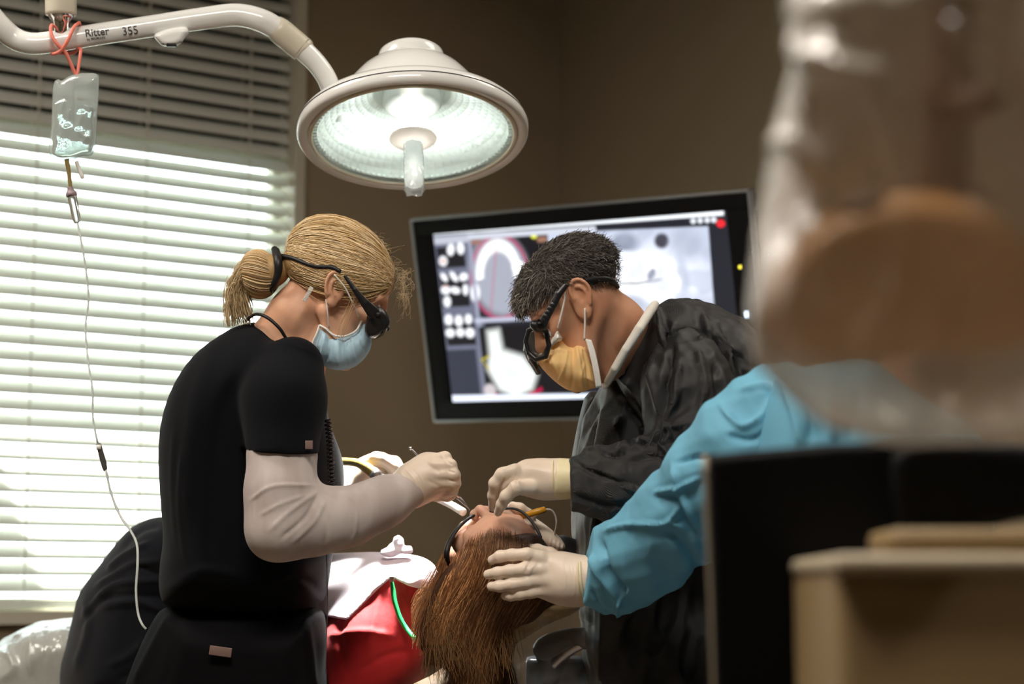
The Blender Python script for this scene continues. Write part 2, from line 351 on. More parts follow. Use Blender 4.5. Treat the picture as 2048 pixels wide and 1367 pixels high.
    def mesh(s, h=.004, inflate=0, lap=1, bounds=None):
        ad=[p for p in s.p if p[4]=='add']
        lo=np.min([p[1] for p in ad],0)-.02-inflate; hi=np.max([p[2] for p in ad],0)+.02+inflate
        if bounds is not None: lo=np.maximum(lo,bounds[0]); hi=np.minimum(hi,bounds[1])
        n=np.ceil((hi-lo)/h).astype(int)+1
        A=np.full(n,.25,np.float32); ax=[(lo[i]+h*np.arange(n[i])).astype(np.float32) for i in range(3)]
        for fn,l,u,k,op in s.p:
            if l is None:
                A += fn(ax[0][:,None,None],ax[1][None,:,None],ax[2][None,None,:]).astype(np.float32); continue
            m = max(k,0)+.02+inflate
            if op=='int': sl=[slice(0,n[i]) for i in range(3)]
            else: sl=[slice(max(0,int((l[i]-m-lo[i])/h)),max(0,min(n[i],int((u[i]+m-lo[i])/h)+2))) for i in range(3)]
            X=ax[0][sl[0]][:,None,None];Y=ax[1][sl[1]][None,:,None];Z=ax[2][sl[2]][None,None,:]
            if 0 in (X.size,Y.size,Z.size): continue
            B=A[sl[0],sl[1],sl[2]]; d=fn(X,Y,Z)
            if op=='add': B[...]=smin(B,d,k)
            elif op=='sub': B[...]=smax(B,-d,k)
            else: B[...]=smax(B,d,k)
        A-=inflate
        A[0]=A[-1]=.01; A[:,0]=A[:,-1]=.01; A[:,:,0]=A[:,:,-1]=.01
        V,Fq=nets(A,lo,h)
        for _ in range(lap): V=laplace(V,Fq)
        return V,Fq
def nets(A, lo, h):
    S=A<0; c=np.zeros([m-1 for m in A.shape],np.uint8)
    offs=[(i,j,k) for i in (0,1) for j in (0,1) for k in (0,1)]
    def sh(B,o): return B[o[0]:B.shape[0]-1+o[0],o[1]:B.shape[1]-1+o[1],o[2]:B.shape[2]-1+o[2]]
    for o in offs: c+=sh(S,o)
    act=(c>0)&(c<8); idx=np.argwhere(act); vals=np.stack([A[idx[:,0]+o[0],idx[:,1]+o[1],idx[:,2]+o[2]] for o in offs],1)
    acc=np.zeros((len(idx),3)); cnt=np.zeros(len(idx))
    for a in range(8):
        for b in range(a+1,8):
            oa=np.array(offs[a]);ob=np.array(offs[b])
            if np.abs(oa-ob).sum()!=1: continue
            va=vals[:,a];vb=vals[:,b];m=(va<0)!=(vb<0);t=(va[m]/(va[m]-vb[m]))[:,None]
            acc[m]+=oa+t*(ob-oa);cnt[m]+=1
    V=np.asarray(lo)+h*(idx+acc/cnt[:,None]); vid=np.full(act.shape,-1,np.int32); vid[act]=np.arange(len(idx))
    Fs=[]
    for ax in range(3):
        o1,o2=[(1,2),(2,0),(0,1)][ax]
        s0=[slice(None)]*3;s1=[slice(None)]*3;s0[ax]=slice(0,-1);s1[ax]=slice(1,None)
        a=S[tuple(s0)];b=S[tuple(s1)];ch=np.argwhere(a!=b)
        ch=ch[(ch[:,o1]>0)&(ch[:,o2]>0)&(ch[:,o1]<A.shape[o1]-1)&(ch[:,o2]<A.shape[o2]-1)]
        fl=a[ch[:,0],ch[:,1],ch[:,2]]
        def g(d1,d2):
            q=ch.copy();q[:,o1]-=d1;q[:,o2]-=d2;return vid[q[:,0],q[:,1],q[:,2]]
        q=np.stack([g(1,1),g(0,1),g(0,0),g(1,0)],1); q[~fl]=q[~fl][:,::-1]; Fs.append(q)
    return V,np.concatenate(Fs)
def laplace(V, Fq, w=.5):
    a=Fq.ravel();b=np.roll(Fq,-1,1).ravel();n=len(V)
    i=np.concatenate([a,b]);j=np.concatenate([b,a]);c=np.bincount(i,minlength=n)+1e-9
    M_=np.stack([np.bincount(i,V[j,k],minlength=n) for k in range(3)],1)/c[:,None]
    return V*(1-w)+M_*w
def normals(V, Fq):
    e1=V[Fq[:,2]]-V[Fq[:,0]];e2=V[Fq[:,3]]-V[Fq[:,1]];fn=np.cross(e1,e2)
    N=np.stack([sum(np.bincount(Fq[:,q],fn[:,k],minlength=len(V)) for q in range(4)) for k in range(3)],1)
    return N/(np.linalg.norm(N,axis=1)[:,None]+1e-12)
def pxof(V): return V[:,0]/V[:,2]*F+CX, -V[:,1]/V[:,2]*F+CY
def sculpt(V, Fq, strokes, relax=0, gain=1.0, slim=1.0):   # strokes: (points px, width px, height mm[, 'sharp'])
    N=normals(V,Fq);px,py=pxof(V);face=np.clip((-N[:,2]+.15)/.5,0,1);D=np.zeros(len(V))
    for st in strokes:
        P=np.asarray(st[0],float);w=st[1]*slim;hh=st[2]/1000*gain
        if len(P)>2: P=smooth_path(P,5)
        best=np.full(len(V),1e9);tt=np.zeros(len(V));m=(px>P[:,0].min()-4*w)&(px<P[:,0].max()+4*w)&(py>P[:,1].min()-4*w)&(py<P[:,1].max()+4*w)
        x=px[m];y=py[m];bb=best[m];t0=tt[m];n=len(P)-1
        for i in range(n):
            a=P[i];e=P[i+1]-a;t=np.clip(((x-a[0])*e[0]+(y-a[1])*e[1])/(e@e+1e-9),0,1)
            d=np.hypot(x-a[0]-e[0]*t,y-a[1]-e[1]*t);u=d<bb;bb=np.where(u,d,bb);t0=np.where(u,(i+t)/n,t0)
        tap=np.clip(np.minimum(t0,1-t0)*6+.25,0,1)
        f=np.exp(-(bb/w)**2) if len(st)<4 else np.exp(-bb/w)
        D[m]+=hh*f*tap
    return V+N*(D*face)[:,None]
def strands(P, r, sides=3, col=None):    # P [n,s,3], r [s] or [n,s]
    n,s,_=P.shape;T=np.gradient(P,axis=1);T/=np.linalg.norm(T,axis=2,keepdims=True)+1e-12
    u=np.cross(T,np.array([.31,.22,.92]));u/=np.linalg.norm(u,axis=2,keepdims=True)+1e-9;w=np.cross(T,u)
    r=np.broadcast_to(np.asarray(r,float),(n,s));V=[]
    for j in range(sides):
        a=j/sides*2*math.pi;V.append(P+r[:,:,None]*(math.cos(a)*u+math.sin(a)*w))
    V=np.stack(V,2).reshape(-1,3)
    i=np.arange(n)[:,None,None]*s*sides+np.arange(s-1)[None,:,None]*sides
    j=np.arange(sides)[None,None,:];k=(j+1)%sides
    Fq=np.stack([i+j,i+k,i+sides+k,i+sides+j],-1).reshape(-1,4)
    tint=None if col is None else np.repeat(col,s*sides,axis=0)
    return V,Fq,tint
def wob(seed, n, freq, amp, ridged=False):     # sum-of-sines relief for folds
    r=np.random.default_rng(seed);K=[(r.normal(size=3)*np.array(freq),r.uniform(0,6.28),r.uniform(.5,1)) for _ in range(n)]
    def fn(X,Y,Z):
        a=0
        for k,ph,am in K:
            q=np.sin(X*k[0]+Y*k[1]+Z*k[2]+ph); a=a+am*((1-2*np.abs(q)) if ridged else q)
        return -a*amp/n
    return fn
# ================================================================ the room
d1 = np.array([.813,.582,0]); d1/=np.linalg.norm(d1); d2 = np.array([d1[1],-d1[0],0])
CO = np.array([.16,6.45,0]); HC = 3.15
def wl(t,o,z): return CO-d1*t-d2*o+np.array([0,0,z])      # window wall: t from the corner, o outward
def wr(s,o,z): return CO+d2*s+d1*o+np.array([0,0,z])      # monitor wall: s from the corner, o outward
def slab(fn,a0,a1,o0,o1,z0,z1):
    V=[fn(a,o,z) for a in (a0,a1) for o in (o0,o1) for z in (z0,z1)]
    return np.array(V),[(0,1,3,2),(4,6,7,5),(0,4,5,1),(2,3,7,6),(0,2,6,4),(1,5,7,3)]
def struct(name,parts,m): 
    V,Fs=join(parts); o=mk(name,V,Fs,m,smooth=False,kind='structure'); return o
WT0,WT1,WZ0,WZ1 = .97,2.40,.905,2.93
LW,RW = 6.6,7.6
struct('wall_left',[slab(wl,-.15,WT0,0,.15,0,HC),slab(wl,WT1,LW,0,.15,0,HC),slab(wl,WT0,WT1,0,.15,0,WZ0),slab(wl,WT0,WT1,0,.15,WZ1,HC)],M['wall'])
struct('wall_right',[slab(wr,0,RW,0,.15,0,HC)],M['wall'])
def wb(a,o,z): return CO+d2*(RW+o)-d1*a+np.array([0,0,z])
def wf(a,o,z): return CO-d1*(LW+o)+d2*a+np.array([0,0,z])
struct('wall_back',[slab(wb,-.15,LW+.15,0,.15,0,HC)],M['wall'])
struct('wall_front',[slab(wf,0,RW,0,.15,0,HC)],M['wall'])
def flat(name,z0,z1,m):
    P=[CO-d1*a+d2*b for a,b in ((-.2,-.2),(LW+.2,-.2),(LW+.2,RW+.2),(-.2,RW+.2))]
    V=[p+np.array([0,0,z]) for z in (z0,z1) for p in P]
    struct(name,[(V,[(0,1,2,3),(7,6,5,4),(0,4,5,1),(1,5,6,2),(2,6,7,3),(3,7,4,0)])],m)
V=[CO+np.array([x,y,-.35]) for x,y in ((-40,-5),(30,-5),(30,50),(-40,50))]+[CO+np.array([x,y,-.45]) for x,y in ((-40,-5),(30,-5),(30,50),(-40,50))]
struct('ground',[(V,[(0,1,2,3),(7,6,5,4),(0,4,5,1),(1,5,6,2),(2,6,7,3),(3,7,4,0)])],mat('outdoor_paving',(.20,.235,.24),.9,bump=(6,.3,.01),vary=(3,(.2,.2,.18))))
struct('sun_blocker_top',[slab(wl,-.3,3.6,.16,.76,2.95,3.05)],M['trim'])  # unseen slab added outside to cut off the sun above the patch
struct('sun_blocker_side',[slab(wl,2.50,2.65,.16,1.06,-.34,2.94)],M['trim'])  # unseen slab added outside to keep the sun off the blind's left part
flat('floor',-.1,0,M['floor']); flat('ceiling',HC,HC+.1,M['ceil'])
struct('baseboard_left',[slab(wl,.012,LW,-.012,0,0,.1)],M['trim'])
struct('baseboard_right',[slab(wr,0,RW,-.012,0,0,.1)],M['trim'])
# window: casing, transom with a dark panel above it, sash frame and glass
win = empty('window_1', wl((WT0+WT1)/2,.06,WZ0), kind='structure')
V,Fs=join([slab(wl,WT0-.0,WT0+.035,-.012,.15,WZ0,WZ1),slab(wl,WT1-.035,WT1,-.012,.15,WZ0,WZ1),slab(wl,WT0,WT1,-.012,.15,WZ1-.03,WZ1)]); mk('window_frame',V,Fs,M['trim'],win,False)
V,Fs=slab(wl,WT0-.02,WT1+.02,-.035,.15,WZ0-.03,WZ0+.005); mk('window_sill',V,Fs,M['trim'],win,False)
V,Fs=slab(wl,WT0+.03,WT1-.03,.075,.115,2.235,2.28); mk('transom_bar',V,Fs,M['trim'],win,False)
V,Fs=slab(wl,WT0+.03,WT1-.03,.09,.10,2.28,WZ1-.02); mk('transom_panel',V,Fs,M['darkpane'],win,False)
V,Fs=join([slab(wl,WT0+.03,WT0+.06,.08,.12,WZ0,2.24),slab(wl,WT1-.06,WT1-.03,.08,.12,WZ0,2.24),slab(wl,WT0+.03,WT1-.03,.08,.12,WZ0,WZ0+.04)]); mk('sash',V,Fs,M['trim'],win,False)
V,Fs=slab(wl,WT0+.06,WT1-.06,.098,.102,WZ0+.04,2.235); mk('pane',V,Fs,M['glassclear'],win,False)
# venetian blind: every slat its own piece
bl = empty('venetian_blind', wl((WT0+WT1)/2,.02,WZ0+.01), 'white horizontal venetian blind covering the bright window at left', 'blind')
SP=.0447; PH=math.radians(52); t0,t1=WT0+.037,WT1-.037
prof=[(-.025,0),(-.013,.0035),(0,.0048),(.013,.0035),(.025,0),(.025,-.0028),(0,.0020),(-.025,-.0028)]
dv=(-d2*math.cos(PH)+np.array([0,0,math.sin(PH)])); nv=(d2*math.sin(PH)+np.array([0,0,math.cos(PH)]))
me0=None
z=WZ0+.075; i=0
while z<WZ1-.07:
    jt=random.uniform(-.0008,.0008)
    if me0 is None:
        V=[];c=wl(t0,.035,z)
        for t in (t0,t1):
            for a,b in prof: V.append(wl(t,.035,z)+dv*a+nv*b)
        n=len(prof);Fs=[(j,(j+1)%n,n+(j+1)%n,n+j) for j in range(n)]+[tuple(range(n))[::-1],tuple(range(n,2*n))]
        o=mk('slat',V,Fs,M['slat'],bl,False);me0=o;zz=z
    else:
        o=me0.copy();COL.objects.link(o);o.parent=bl;o.location=(0,0,z-zz+jt);o.rotation_euler=(0,0,0)
    z+=SP
for t in (t0+.14,t0+.47,t0+.80,t0+1.13):
    for oo in (.009,.061):
        V,Fs=slab(wl,t-.0022,t+.0022,oo,oo+.0012,WZ0+.03,WZ1-.05); mk('ladder_cord',V,Fs,M['tape'],bl,False)
V,Fs=slab(wl,t0,t1,.01,.06,WZ0+.012,WZ0+.034); mk('bottom_rail',V,Fs,M['slat'],bl,False)
V,Fs=slab(wl,t0-.005,t1+.005,.005,.065,WZ1-.075,WZ1-.03); mk('head_rail',V,Fs,M['slat'],bl,False)
# ================================================================ wall monitor
def tvcorners():
    dTL=5.45; TL=Q(820,437,dTL); BL=Q(868,845,dTL+.06)
    lo,hi=4.6,5.5
    for _ in range(50):
        m=(lo+hi)/2; TR=Q(1499,378,m)
        if np.dot(TR-TL,BL-TL)>0: hi=m
        else: lo=m
    return TL,TR,BL
TL,TR,BL=tvcorners()
if np.dot(TR-TL,BL-TL)>.01 or TR[2]>5.44: TR=Q(1499,378,5.20)
ex=(TR-TL);TWd=np.linalg.norm(ex);ex/=TWd; ey=(BL-TL)-np.dot(BL-TL,ex)*ex;THt=np.linalg.norm(ey);ey/=THt; ez=np.cross(ex,ey)
if ez[2]<0: ez=-ez
tvR=np.stack([ex,-ey,ez],1)
def TV(u,v,w): return TL+ex*u*TWd+ey*v*THt+ez*w
ctv=TV(.5,.5,0)
tv=empty('wall_monitor', W(TV(.5,1,.03)), 'wide black flat screen showing dental x-ray images on the far wall', 'monitor')
V,Fs=box(TV(.5,.5,.03),(TWd-.012,THt-.012,.05),tvR,.008);mk('housing',V,Fs,M['blackmatte'],tv,camspace=True)
fr=[]
for (u0,v0,u1,v1) in ((0,0,1,.012),(0,.988,1,1),(0,0,.007,1),(.993,0,1,1)):
    fr.append(box(TV((u0+u1)/2,(v0+v1)/2,.012),((u1-u0)*TWd,(v1-v0)*THt,.03),tvR,.002))
V,Fs=join(fr);mk('outer_trim',V,Fs,M['silver'],tv,camspace=True)
bz=[];bu,bv0,bv1=.068,.085,.10
for (u0,v0,u1,v1) in ((.007,.012,.993,bv0),(.007,1-bv1,.993,.988),(.007,bv0,bu,1-bv1),(1-bu,bv0,.993,1-bv1)):
    bz.append(box(TV((u0+u1)/2,(v0+v1)/2,.008),((u1-u0)*TWd,(v1-v0)*THt,.016),tvR,.0015))
V,Fs=join(bz);mk('bezel',V,Fs,M['blackmatte'],tv,camspace=True)
for k,(u,v) in enumerate(((.955,.335),)):
    V,Fs=box(TV(u,v,-.001),(.008,.008,.004),tvR,.002); mk('status_light',V,Fs,mat('led_yellow',(.6,.5,.02),emit=((.7,.6,.05),2.5)),tv,camspace=True,label='yellow status light')
V,Fs=box(TV(.962,.545,-.001),(.014,.016,.004),tvR,.002); mk('status_light',V,Fs,mat('led_white',(.6,.7,.8),emit=((.6,.75,.95),2.5)),tv,camspace=True,label='white status light')
# screen picture, painted per point of a fine grid
nu,nvv=340,210
uu,vv=np.meshgrid(np.linspace(bu,1-bu,nu),np.linspace(bv0,1-bv1,nvv),indexing='ij')
PX=820+679*uu+48*vv; PY=437-59*uu+408*vv
S0=np.zeros(PX.shape+(3,));S0[:]=(.012,.014,.022)
CLIP=[None]
def lay(mask,c,a=1.0):
    m=np.clip(mask,0,1)
    if CLIP[0] is not None: m=m*CLIP[0]
    m=m*1.0
    m=np.asarray(m)[...,None]*a;S0[:]=S0*(1-m)+np.array(c)*m
def pg(P,soft=2.0): return np.clip(.5-polysdf(np.array(P,float),PX,PY)/soft,0,1)
def el(x,y,a,b,ang=0,soft=.15):
    c,s=math.cos(math.radians(ang)),math.sin(math.radians(ang));X=(PX-x)*c+(PY-y)*s;Y=-(PX-x)*s+(PY-y)*c
    return np.clip((1-np.sqrt((X/a)**2+(Y/b)**2))/soft+.5,0,1)
def rect(x0,y0,x1,y1): 
    sk=.095; f=lambda x,y:(x+ (y-y0)*.118, y-(x-x0)*.087)
    return pg([f(x0,y0),f(x1,y0),f(x1,y1),f(x0,y1)])
lay(rect(868,470,958,800),(.13,.14,.20)); lay(rect(870,474,945,488),(.45,.47,.55))
lay(rect(876,494,936,535),(.008,.008,.012));lay(rect(882,548,942,612),(.008,.008,.012));lay(rect(893,632,955,688),(.008,.008,.012));lay(rect(897,697,960,790),(.03,.035,.055))
for x,y,a,b,an in ((908,497,8,12,10),(929,494,8,12,-5),(891,520,9,10,0),(893,552,6,10,-40),(914,550,6,12,-40),(935,550,10,8,-20),(896,577,10,9,0),(917,577,11,7,10),(939,575,6,11,0),(899,600,8,11,0),(902,636,9,11,0),(924,637,9,11,0),(945,633,8,10,0),(905,662,10,9,0),(927,660,9,9,0),(948,660,10,10,0)):
    lay(el(x,y,a,b,an,.4),(.85,.87,.92))
lay(el(891,520,6,5),(.6,.25,.15),.6);lay(el(896,570,6,3),(.6,.25,.15),.6)
lay(rect(951,478,1112,628),(.006,.006,.01)); lay(el(1012,545,62,82,-12,.3),(.33,.35,.42))
rr=np.sqrt(((PX-1012)/60)**2+((PY-548)/80)**2);lay(np.exp(-((rr-1)/.04)**2),(.5,.02,.12),.8)
th=np.arctan2(-(PY-545),(PX-1010));ra=np.sqrt(((PX-1010)/40)**2+((PY-545)/58)**2)
lay(np.exp(-((ra-1)/.22)**4)*((th>-.1)&(th<3.5)|(th<-2.9)),(1,1,1))
lay(np.exp(-((PX-1000-(PY-545)*-.1)/2.0)**2)*(np.abs(PY-550)<70),(.5,.05,.15),.5);lay(el(1052,528,14,12),(1,1,1));lay(el(960,580,10,18,0,.4),(.9,.9,.95))
lay(el(1084,468,6,5),(.75,.8,.05));lay(rect(1090,470,1110,480),(.3,.15,.1));lay(rect(948,478,972,487),(.3,.15,.12))
lay(rect(944,474,951,790),(.30,.32,.42));lay(rect(958,632,1170,640),(.45,.48,.6))
lay(rect(966,648,1180,780),(.005,.005,.008))
lay(pg([(985,655),(1010,650),(1018,690),(1060,700),(1090,735),(1080,765),(1045,782),(1010,770),(985,730),(990,700)],14),(.82,.86,.84))
lay(el(1035,735,20,14,30,.6),(.6,.64,.62),.5);lay(pg([(1000,775),(1040,790),(1100,758),(1102,766),(1042,797),(1000,783)]),(.42,.01,.06))
lay(pg([(970,712),(990,702),(990,706),(974,714),(992,730),(990,733)],1.5),(.5,.42,.02));lay(el(990,772,13,13,0,.4),(.55,.5,.52))
lay(pg([(1112,462),(1424,445),(1438,608),(1124,650)]),(.50,.55,.68));CLIP[0]=pg([(1112,462),(1424,445),(1438,608),(1124,650)])
lay(el(1270,560,150,75,-3,.8),(.86,.90,1.0));lay(el(1270,545,95,45,-3,.6),(1,1,1))
lay(el(1266,478,26,18,0,.7),(.22,.25,.33));lay(el(1192,486,11,14,10,.4),(.05,.05,.07));lay(el(1337,473,14,14,-15,.4),(.05,.05,.07))
for y in (500,506): lay(el(1266,y,40,8,0,.8),(.8,.85,.95),.7)
lay(el(1160,490,26,22,0,.9),(.34,.38,.48),.7);lay(el(1385,480,30,26,0,.9),(.38,.42,.52),.7);lay(el(1378,535,10,45,-10,.8),(.45,.5,.62),.7)
lay(pg([(1215,553),(1290,551),(1350,540),(1350,543),(1290,555),(1215,556)],2),(.15,.17,.22));lay(el(1318,535,6,11,20,.4),(.06,.06,.1))
lay(el(1355,548,18,16,0,.5),(1,1,1));lay(el(1280,592,34,20,0,.7),(.40,.44,.55),.8);lay(el(1410,600,40,30,0,.8),(.42,.46,.56),.7)
nz=sum(np.sin(PX*rng.normal()*.09+PY*rng.normal()*.09+rng.uniform(0,6)) for _ in range(14))/14
lay(np.clip(nz*2.2,0,.45)+0*PX,(.36,.40,.52))
for k in range(9): lay(pg([(1176+k*20,500),(1178+k*20,500),(1180+k*20,548),(1177+k*20,548)],4),(.66,.71,.83),.5)
CLIP[0]=None;lay(pg([(862,458),(1452,411),(1452,425),(862,470)]),(.90,.95,1.0));lay(pg([(944,467),(1208,447),(1210,457),(945,477)]),(.55,.58,.66))
for x in (1396,1409,1422,1434): lay(el(x,436-(x-1396)*.07,5,5,0,.5),(.75,.78,.85))
lay(el(1447,440,8,7),(.8,.02,.03));lay(pg([(905,787),(1500,743),(1500,757),(905,802)]),(.80,.86,1.0))
for x in range(915,1060,17): lay(el(x,808-(x-915)*.085,5,3,0,.5),random.choice([(.5,.5,.6),(.6,.15,.1),(.15,.4,.6),(.5,.4,.1)]))
Vs=(TL[None,None]+ex*(uu*TWd)[...,None]+ey*(vv*THt)[...,None]+ez*.002).reshape(-1,3)
ii=(np.arange(nu-1)[:,None]*nvv+np.arange(nvv-1)[None]).ravel();Fq=np.stack([ii,ii+1,ii+nvv+1,ii+nvv],1)
ms=bpy.data.materials.new('screen_picture');ms.use_nodes=True;N=ms.node_tree.nodes;L=ms.node_tree.links
at=N.new('ShaderNodeAttribute');at.attribute_name='tint';bb=N['Principled BSDF'];bb.inputs['Base Color'].default_value=(.01,.01,.01,1);bb.inputs['Roughness'].default_value=.3
L.new(at.outputs['Color'],bb.inputs['Emission Color']);bb.inputs['Emission Strength'].default_value=1.35
mk('screen',Vs,Fq,ms,tv,False,camspace=True,tint=S0.reshape(-1,3),label='lit screen with dental scans')
a=TV(.5,.55,.055);b=np.linalg.solve(RC,(wr(.55,-.0,1.55)-np.array([0,0,CAMZ])))
V1=box(a+ez*.0,(.2,.2,.03),tvR,.004);V2=tube(np.array([a,a+(b-a)*.5+np.array([.05,0,0]),b]),.022,12)
V,Fs=join([V1,V2]);mk('mounting_arm',V,Fs,M['black'],tv,camspace=True)
# ================================================================ surgical lamp
LC=Q(826,274,3.75);lax=-np.array([.04,-.925,-.38]);lax/=np.linalg.norm(lax)
lamp=empty('surgical_lamp',W(Q(122,-40,3.66)),'white domed surgical lamp on a curved arm over the patient','lamp')
def LT(prof,name,m,seg=72,**k):
    V,Fs=lathe(prof,seg,LC,lax);return mk(name,V,Fs,m,lamp,camspace=True,**k)
LT([(.190,.004),(.198,.0),(.213,-.004),(.2175,.004),(.2185,.014),(.214,.026),(.204,.036),(.196,.040)],'rim',M['enamel'],96)
LT([(.205,.034),(.185,.045),(.165,.052),(.150,.056),(.143,.060),(.139,.068),(.131,.088),(.118,.110),(.102,.130),(.086,.144),(.072,.152),(.064,.155)],'dome',M['enamel'],96)
LT([(.062,.150),(.064,.158),(.064,.170),(.062,.178),(.056,.183),(.050,.181),(.047,.178),(.0,.178)],'top_cap',M['enamel'],64)
LT([(.2185,.0155),(.2192,.0165),(.2185,.0175)],'seam_ring',M['ink'],96)
# faceted reflector bowl
nr,ns=13,64;V=[];Fs=[]
for i in range(nr+1):
    r=.040+(.190-.040)*i/nr; zz=.008+.088*(1-((r-.04)/.150)**2*.99)
    for j in range(ns):
        a=2*math.pi*j/ns; u=np.cross(lax,[0,1,0]);u/=np.linalg.norm(u);w=np.cross(lax,u)
        V.append(LC+lax*zz+r*(math.cos(a)*u+math.sin(a)*w))
for i in range(nr):
    for j in range(ns):
        k=(j+1)%ns;q=(i*ns+j,i*ns+k,(i+1)*ns+k,(i+1)*ns+j);V.append(sum(V[z_] for z_ in q)/4-lax*.0022);m_=len(V)-1
        Fs+=[(q[z_],q[(z_+1)%4],m_) for z_ in range(4)]
mk('reflector',V,Fs,M['reflector'],lamp,False,camspace=True)
LT([(.0,.060),(.05,.062),(.056,.070),(.056,.100),(.050,.104)],'socket_housing',M['enamel'])
LT([(.003,.047),(.014,.047),(.019,.040),(.021,.028),(.019,.016),(.012,.010),(.003,.009)],'bulb',M['bulb'],32)
V,Fs=lathe([(0,.0015),(.1915,.0015),(.1915,.0045),(0,.0045)],96,LC,lax);mk('lens_glass',V,Fs,M['glassclear'],lamp,True,camspace=True)
V,Fs=join([(lathe([(.1885,-.001),(.1905,-.003),(.198,-.0022),(.1985,.002),(.1885,.003)],96,LC,lax))]);mk('lens_gasket',V,Fs,M['cream'],lamp,camspace=True)
kn=[]
for j in range(96):
    a=2*math.pi*j/96;u=np.cross(lax,[0,1,0]);u/=np.linalg.norm(u);w=np.cross(lax,u);dr=math.cos(a)*u+math.sin(a)*w
    kn.append(box(LC+dr*.184+lax*.0075,(.009,.006,.005),np.stack([dr,np.cross(lax,dr),lax],1),.001,1))
V,Fs=join(kn);mk('prism_ring',V,Fs,M['reflector'],lamp,False,camspace=True,kind='stuff')
LT([(.0,-.012),(.020,-.013),(.042,-.008),(.0445,-.004),(.043,.0),(.018,.003),(.0,.003)],'handle_disc',M['discwhite'],48)
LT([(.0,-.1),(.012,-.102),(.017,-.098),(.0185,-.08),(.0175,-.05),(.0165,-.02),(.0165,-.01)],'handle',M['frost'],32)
V,Fs=lathe([(.0185+.0012*(i%2),-.118+.0) if 0 else (.0188,-.116+i*.01) for i in range(11)],18,LC,lax)
V=np.array(V);V[:18]+=rng.normal(size=(18,3))*.0025;V[18:36]+=rng.normal(size=(18,3))*.0018;V+=rng.normal(size=V.shape)*.0005;mk('handle_cover',V,Fs,M['plastic2'],lamp,camspace=True)
V,Fs=ptube([(-260,-90,3.60,23),(-110,-50,3.62,23),(-40,8,3.63,23),(0,52,3.64,23),(28,76,3.65,22.5),(62,87,3.65,22),(110,83,3.66,22),(200,68,3.68,22),(300,53,3.70,22),(400,38,3.71,22.5),(470,30,3.72,23),(520,40,3.72,23.5),(560,62,3.73,23),(600,95,3.74,22),(634,128,3.75,20.5),(655,160,3.76,20),(668,200,3.78,20),(678,235,3.80,20)],28,8);mk('arm',V,Fs,M['enamel'],lamp,camspace=True)
V,Fs=ptube([(556,59,3.73,24),(560,62,3.73,26.5),(600,95,3.74,26),(606,100,3.74,25.5),(609,103,3.74,22)],28,4);mk('arm_collar',V,Fs,M['cream'],lamp,camspace=True)
V,Fs=ptube([(120,-260,3.66,31),(121,-60,3.66,31),(122,24,3.66,31),(122,27,3.66,28)],32,4);mk('ceiling_post',V,Fs,M['cream'],lamp,camspace=True)
V,Fs=ptube([(122,20,3.66,27),(122,32,3.66,25),(122,45,3.66,18),(122,70,3.66,16)],32,4);mk('swivel_joint',V,Fs,M['chrome'],lamp,camspace=True)
S=Shape();S.pillow([(303,70),(330,58),(372,50),(381,64),(372,72),(364,86),(350,93),(326,94),(317,85)],3.69,.019,10);V,Fq=S.mesh(.0022);mk('switch_housing',V,Fq,M['enamel'],lamp,camspace=True)
V,Fs=box(Q(343,90,3.678),(.017,.007,.012),None,.001);mk('rocker_switch',V,Fs,M['black'],lamp,camspace=True)
for x in (326,362):
    V,Fs=box(Q(x,88-(x-326)*.1,3.672),(.005,.0022,.004),None,.0005);mk('screw',V,Fs,M['ink'],lamp,camspace=True)
def text(s,px,py,d,hpx,ang,m,parent,shx=0,bold=0,rad=None,name='lettering'):
    cu=bpy.data.curves.new(name,'FONT');cu.body=s;cu.size=1;cu.shear=shx;cu.offset=bold;cu.extrude=0
    ob=bpy.data.objects.new('t',cu);COL.objects.link(ob);dg=bpy.context.evaluated_depsgraph_get();me=bpy.data.meshes.new_from_object(ob.evaluated_get(dg));bpy.data.objects.remove(ob)
    V=np.array([v.co[:] for v in me.vertices]);Fs=[tuple(p.vertices) for p in me.polygons]
    sc=hpx*d/F/.7;c,s_=math.cos(math.radians(ang)),math.sin(math.radians(ang));X=V[:,0]*sc*.92;Y=V[:,1]*sc
    P=np.stack([X*c-Y*s_,X*s_+Y*c,np.zeros(len(X))],1)+Q(px,py,d)
    return P,Fs
def on_arm(P,ang):        # lay the print on the round arm
    c,s_=math.cos(math.radians(ang)),math.sin(math.radians(ang));o=Q(110,83,3.66);e=Q(300,53,3.70);ax=(e-o);t=(P[:,0]-o[0])/ax[0]
    cy=o[1]+ax[1]*t;cz=o[2]+ax[2]*t;dy=P[:,1]-cy;r=22.4*3.67/F
    P=P.copy();P[:,2]=cz-np.sqrt(np.maximum(r*r-dy*dy,1e-8))-.0006;return P
for s,x,y,h,b in (('Ritter',170,73,15,.012),('by MIDMARK',173,80,4.8,.01),('355',241,67,16,.0)):
    P,Fs=text(s,x,y,3.65,h,8.6,M['ink'],lamp,bold=b);mk('lettering',on_arm(P,8.6),Fs,M['ink'],lamp,False,camspace=True)
pl=bpy.data.lights.new('lamp_bulb_glow','POINT');pl.energy=27;pl.shadow_soft_size=.02;pl.color=(.95,1,.97)
plo=bpy.data.objects.new('lamp_bulb_glow',pl);COL.objects.link(plo);plo.location=W(LC+lax*.03)
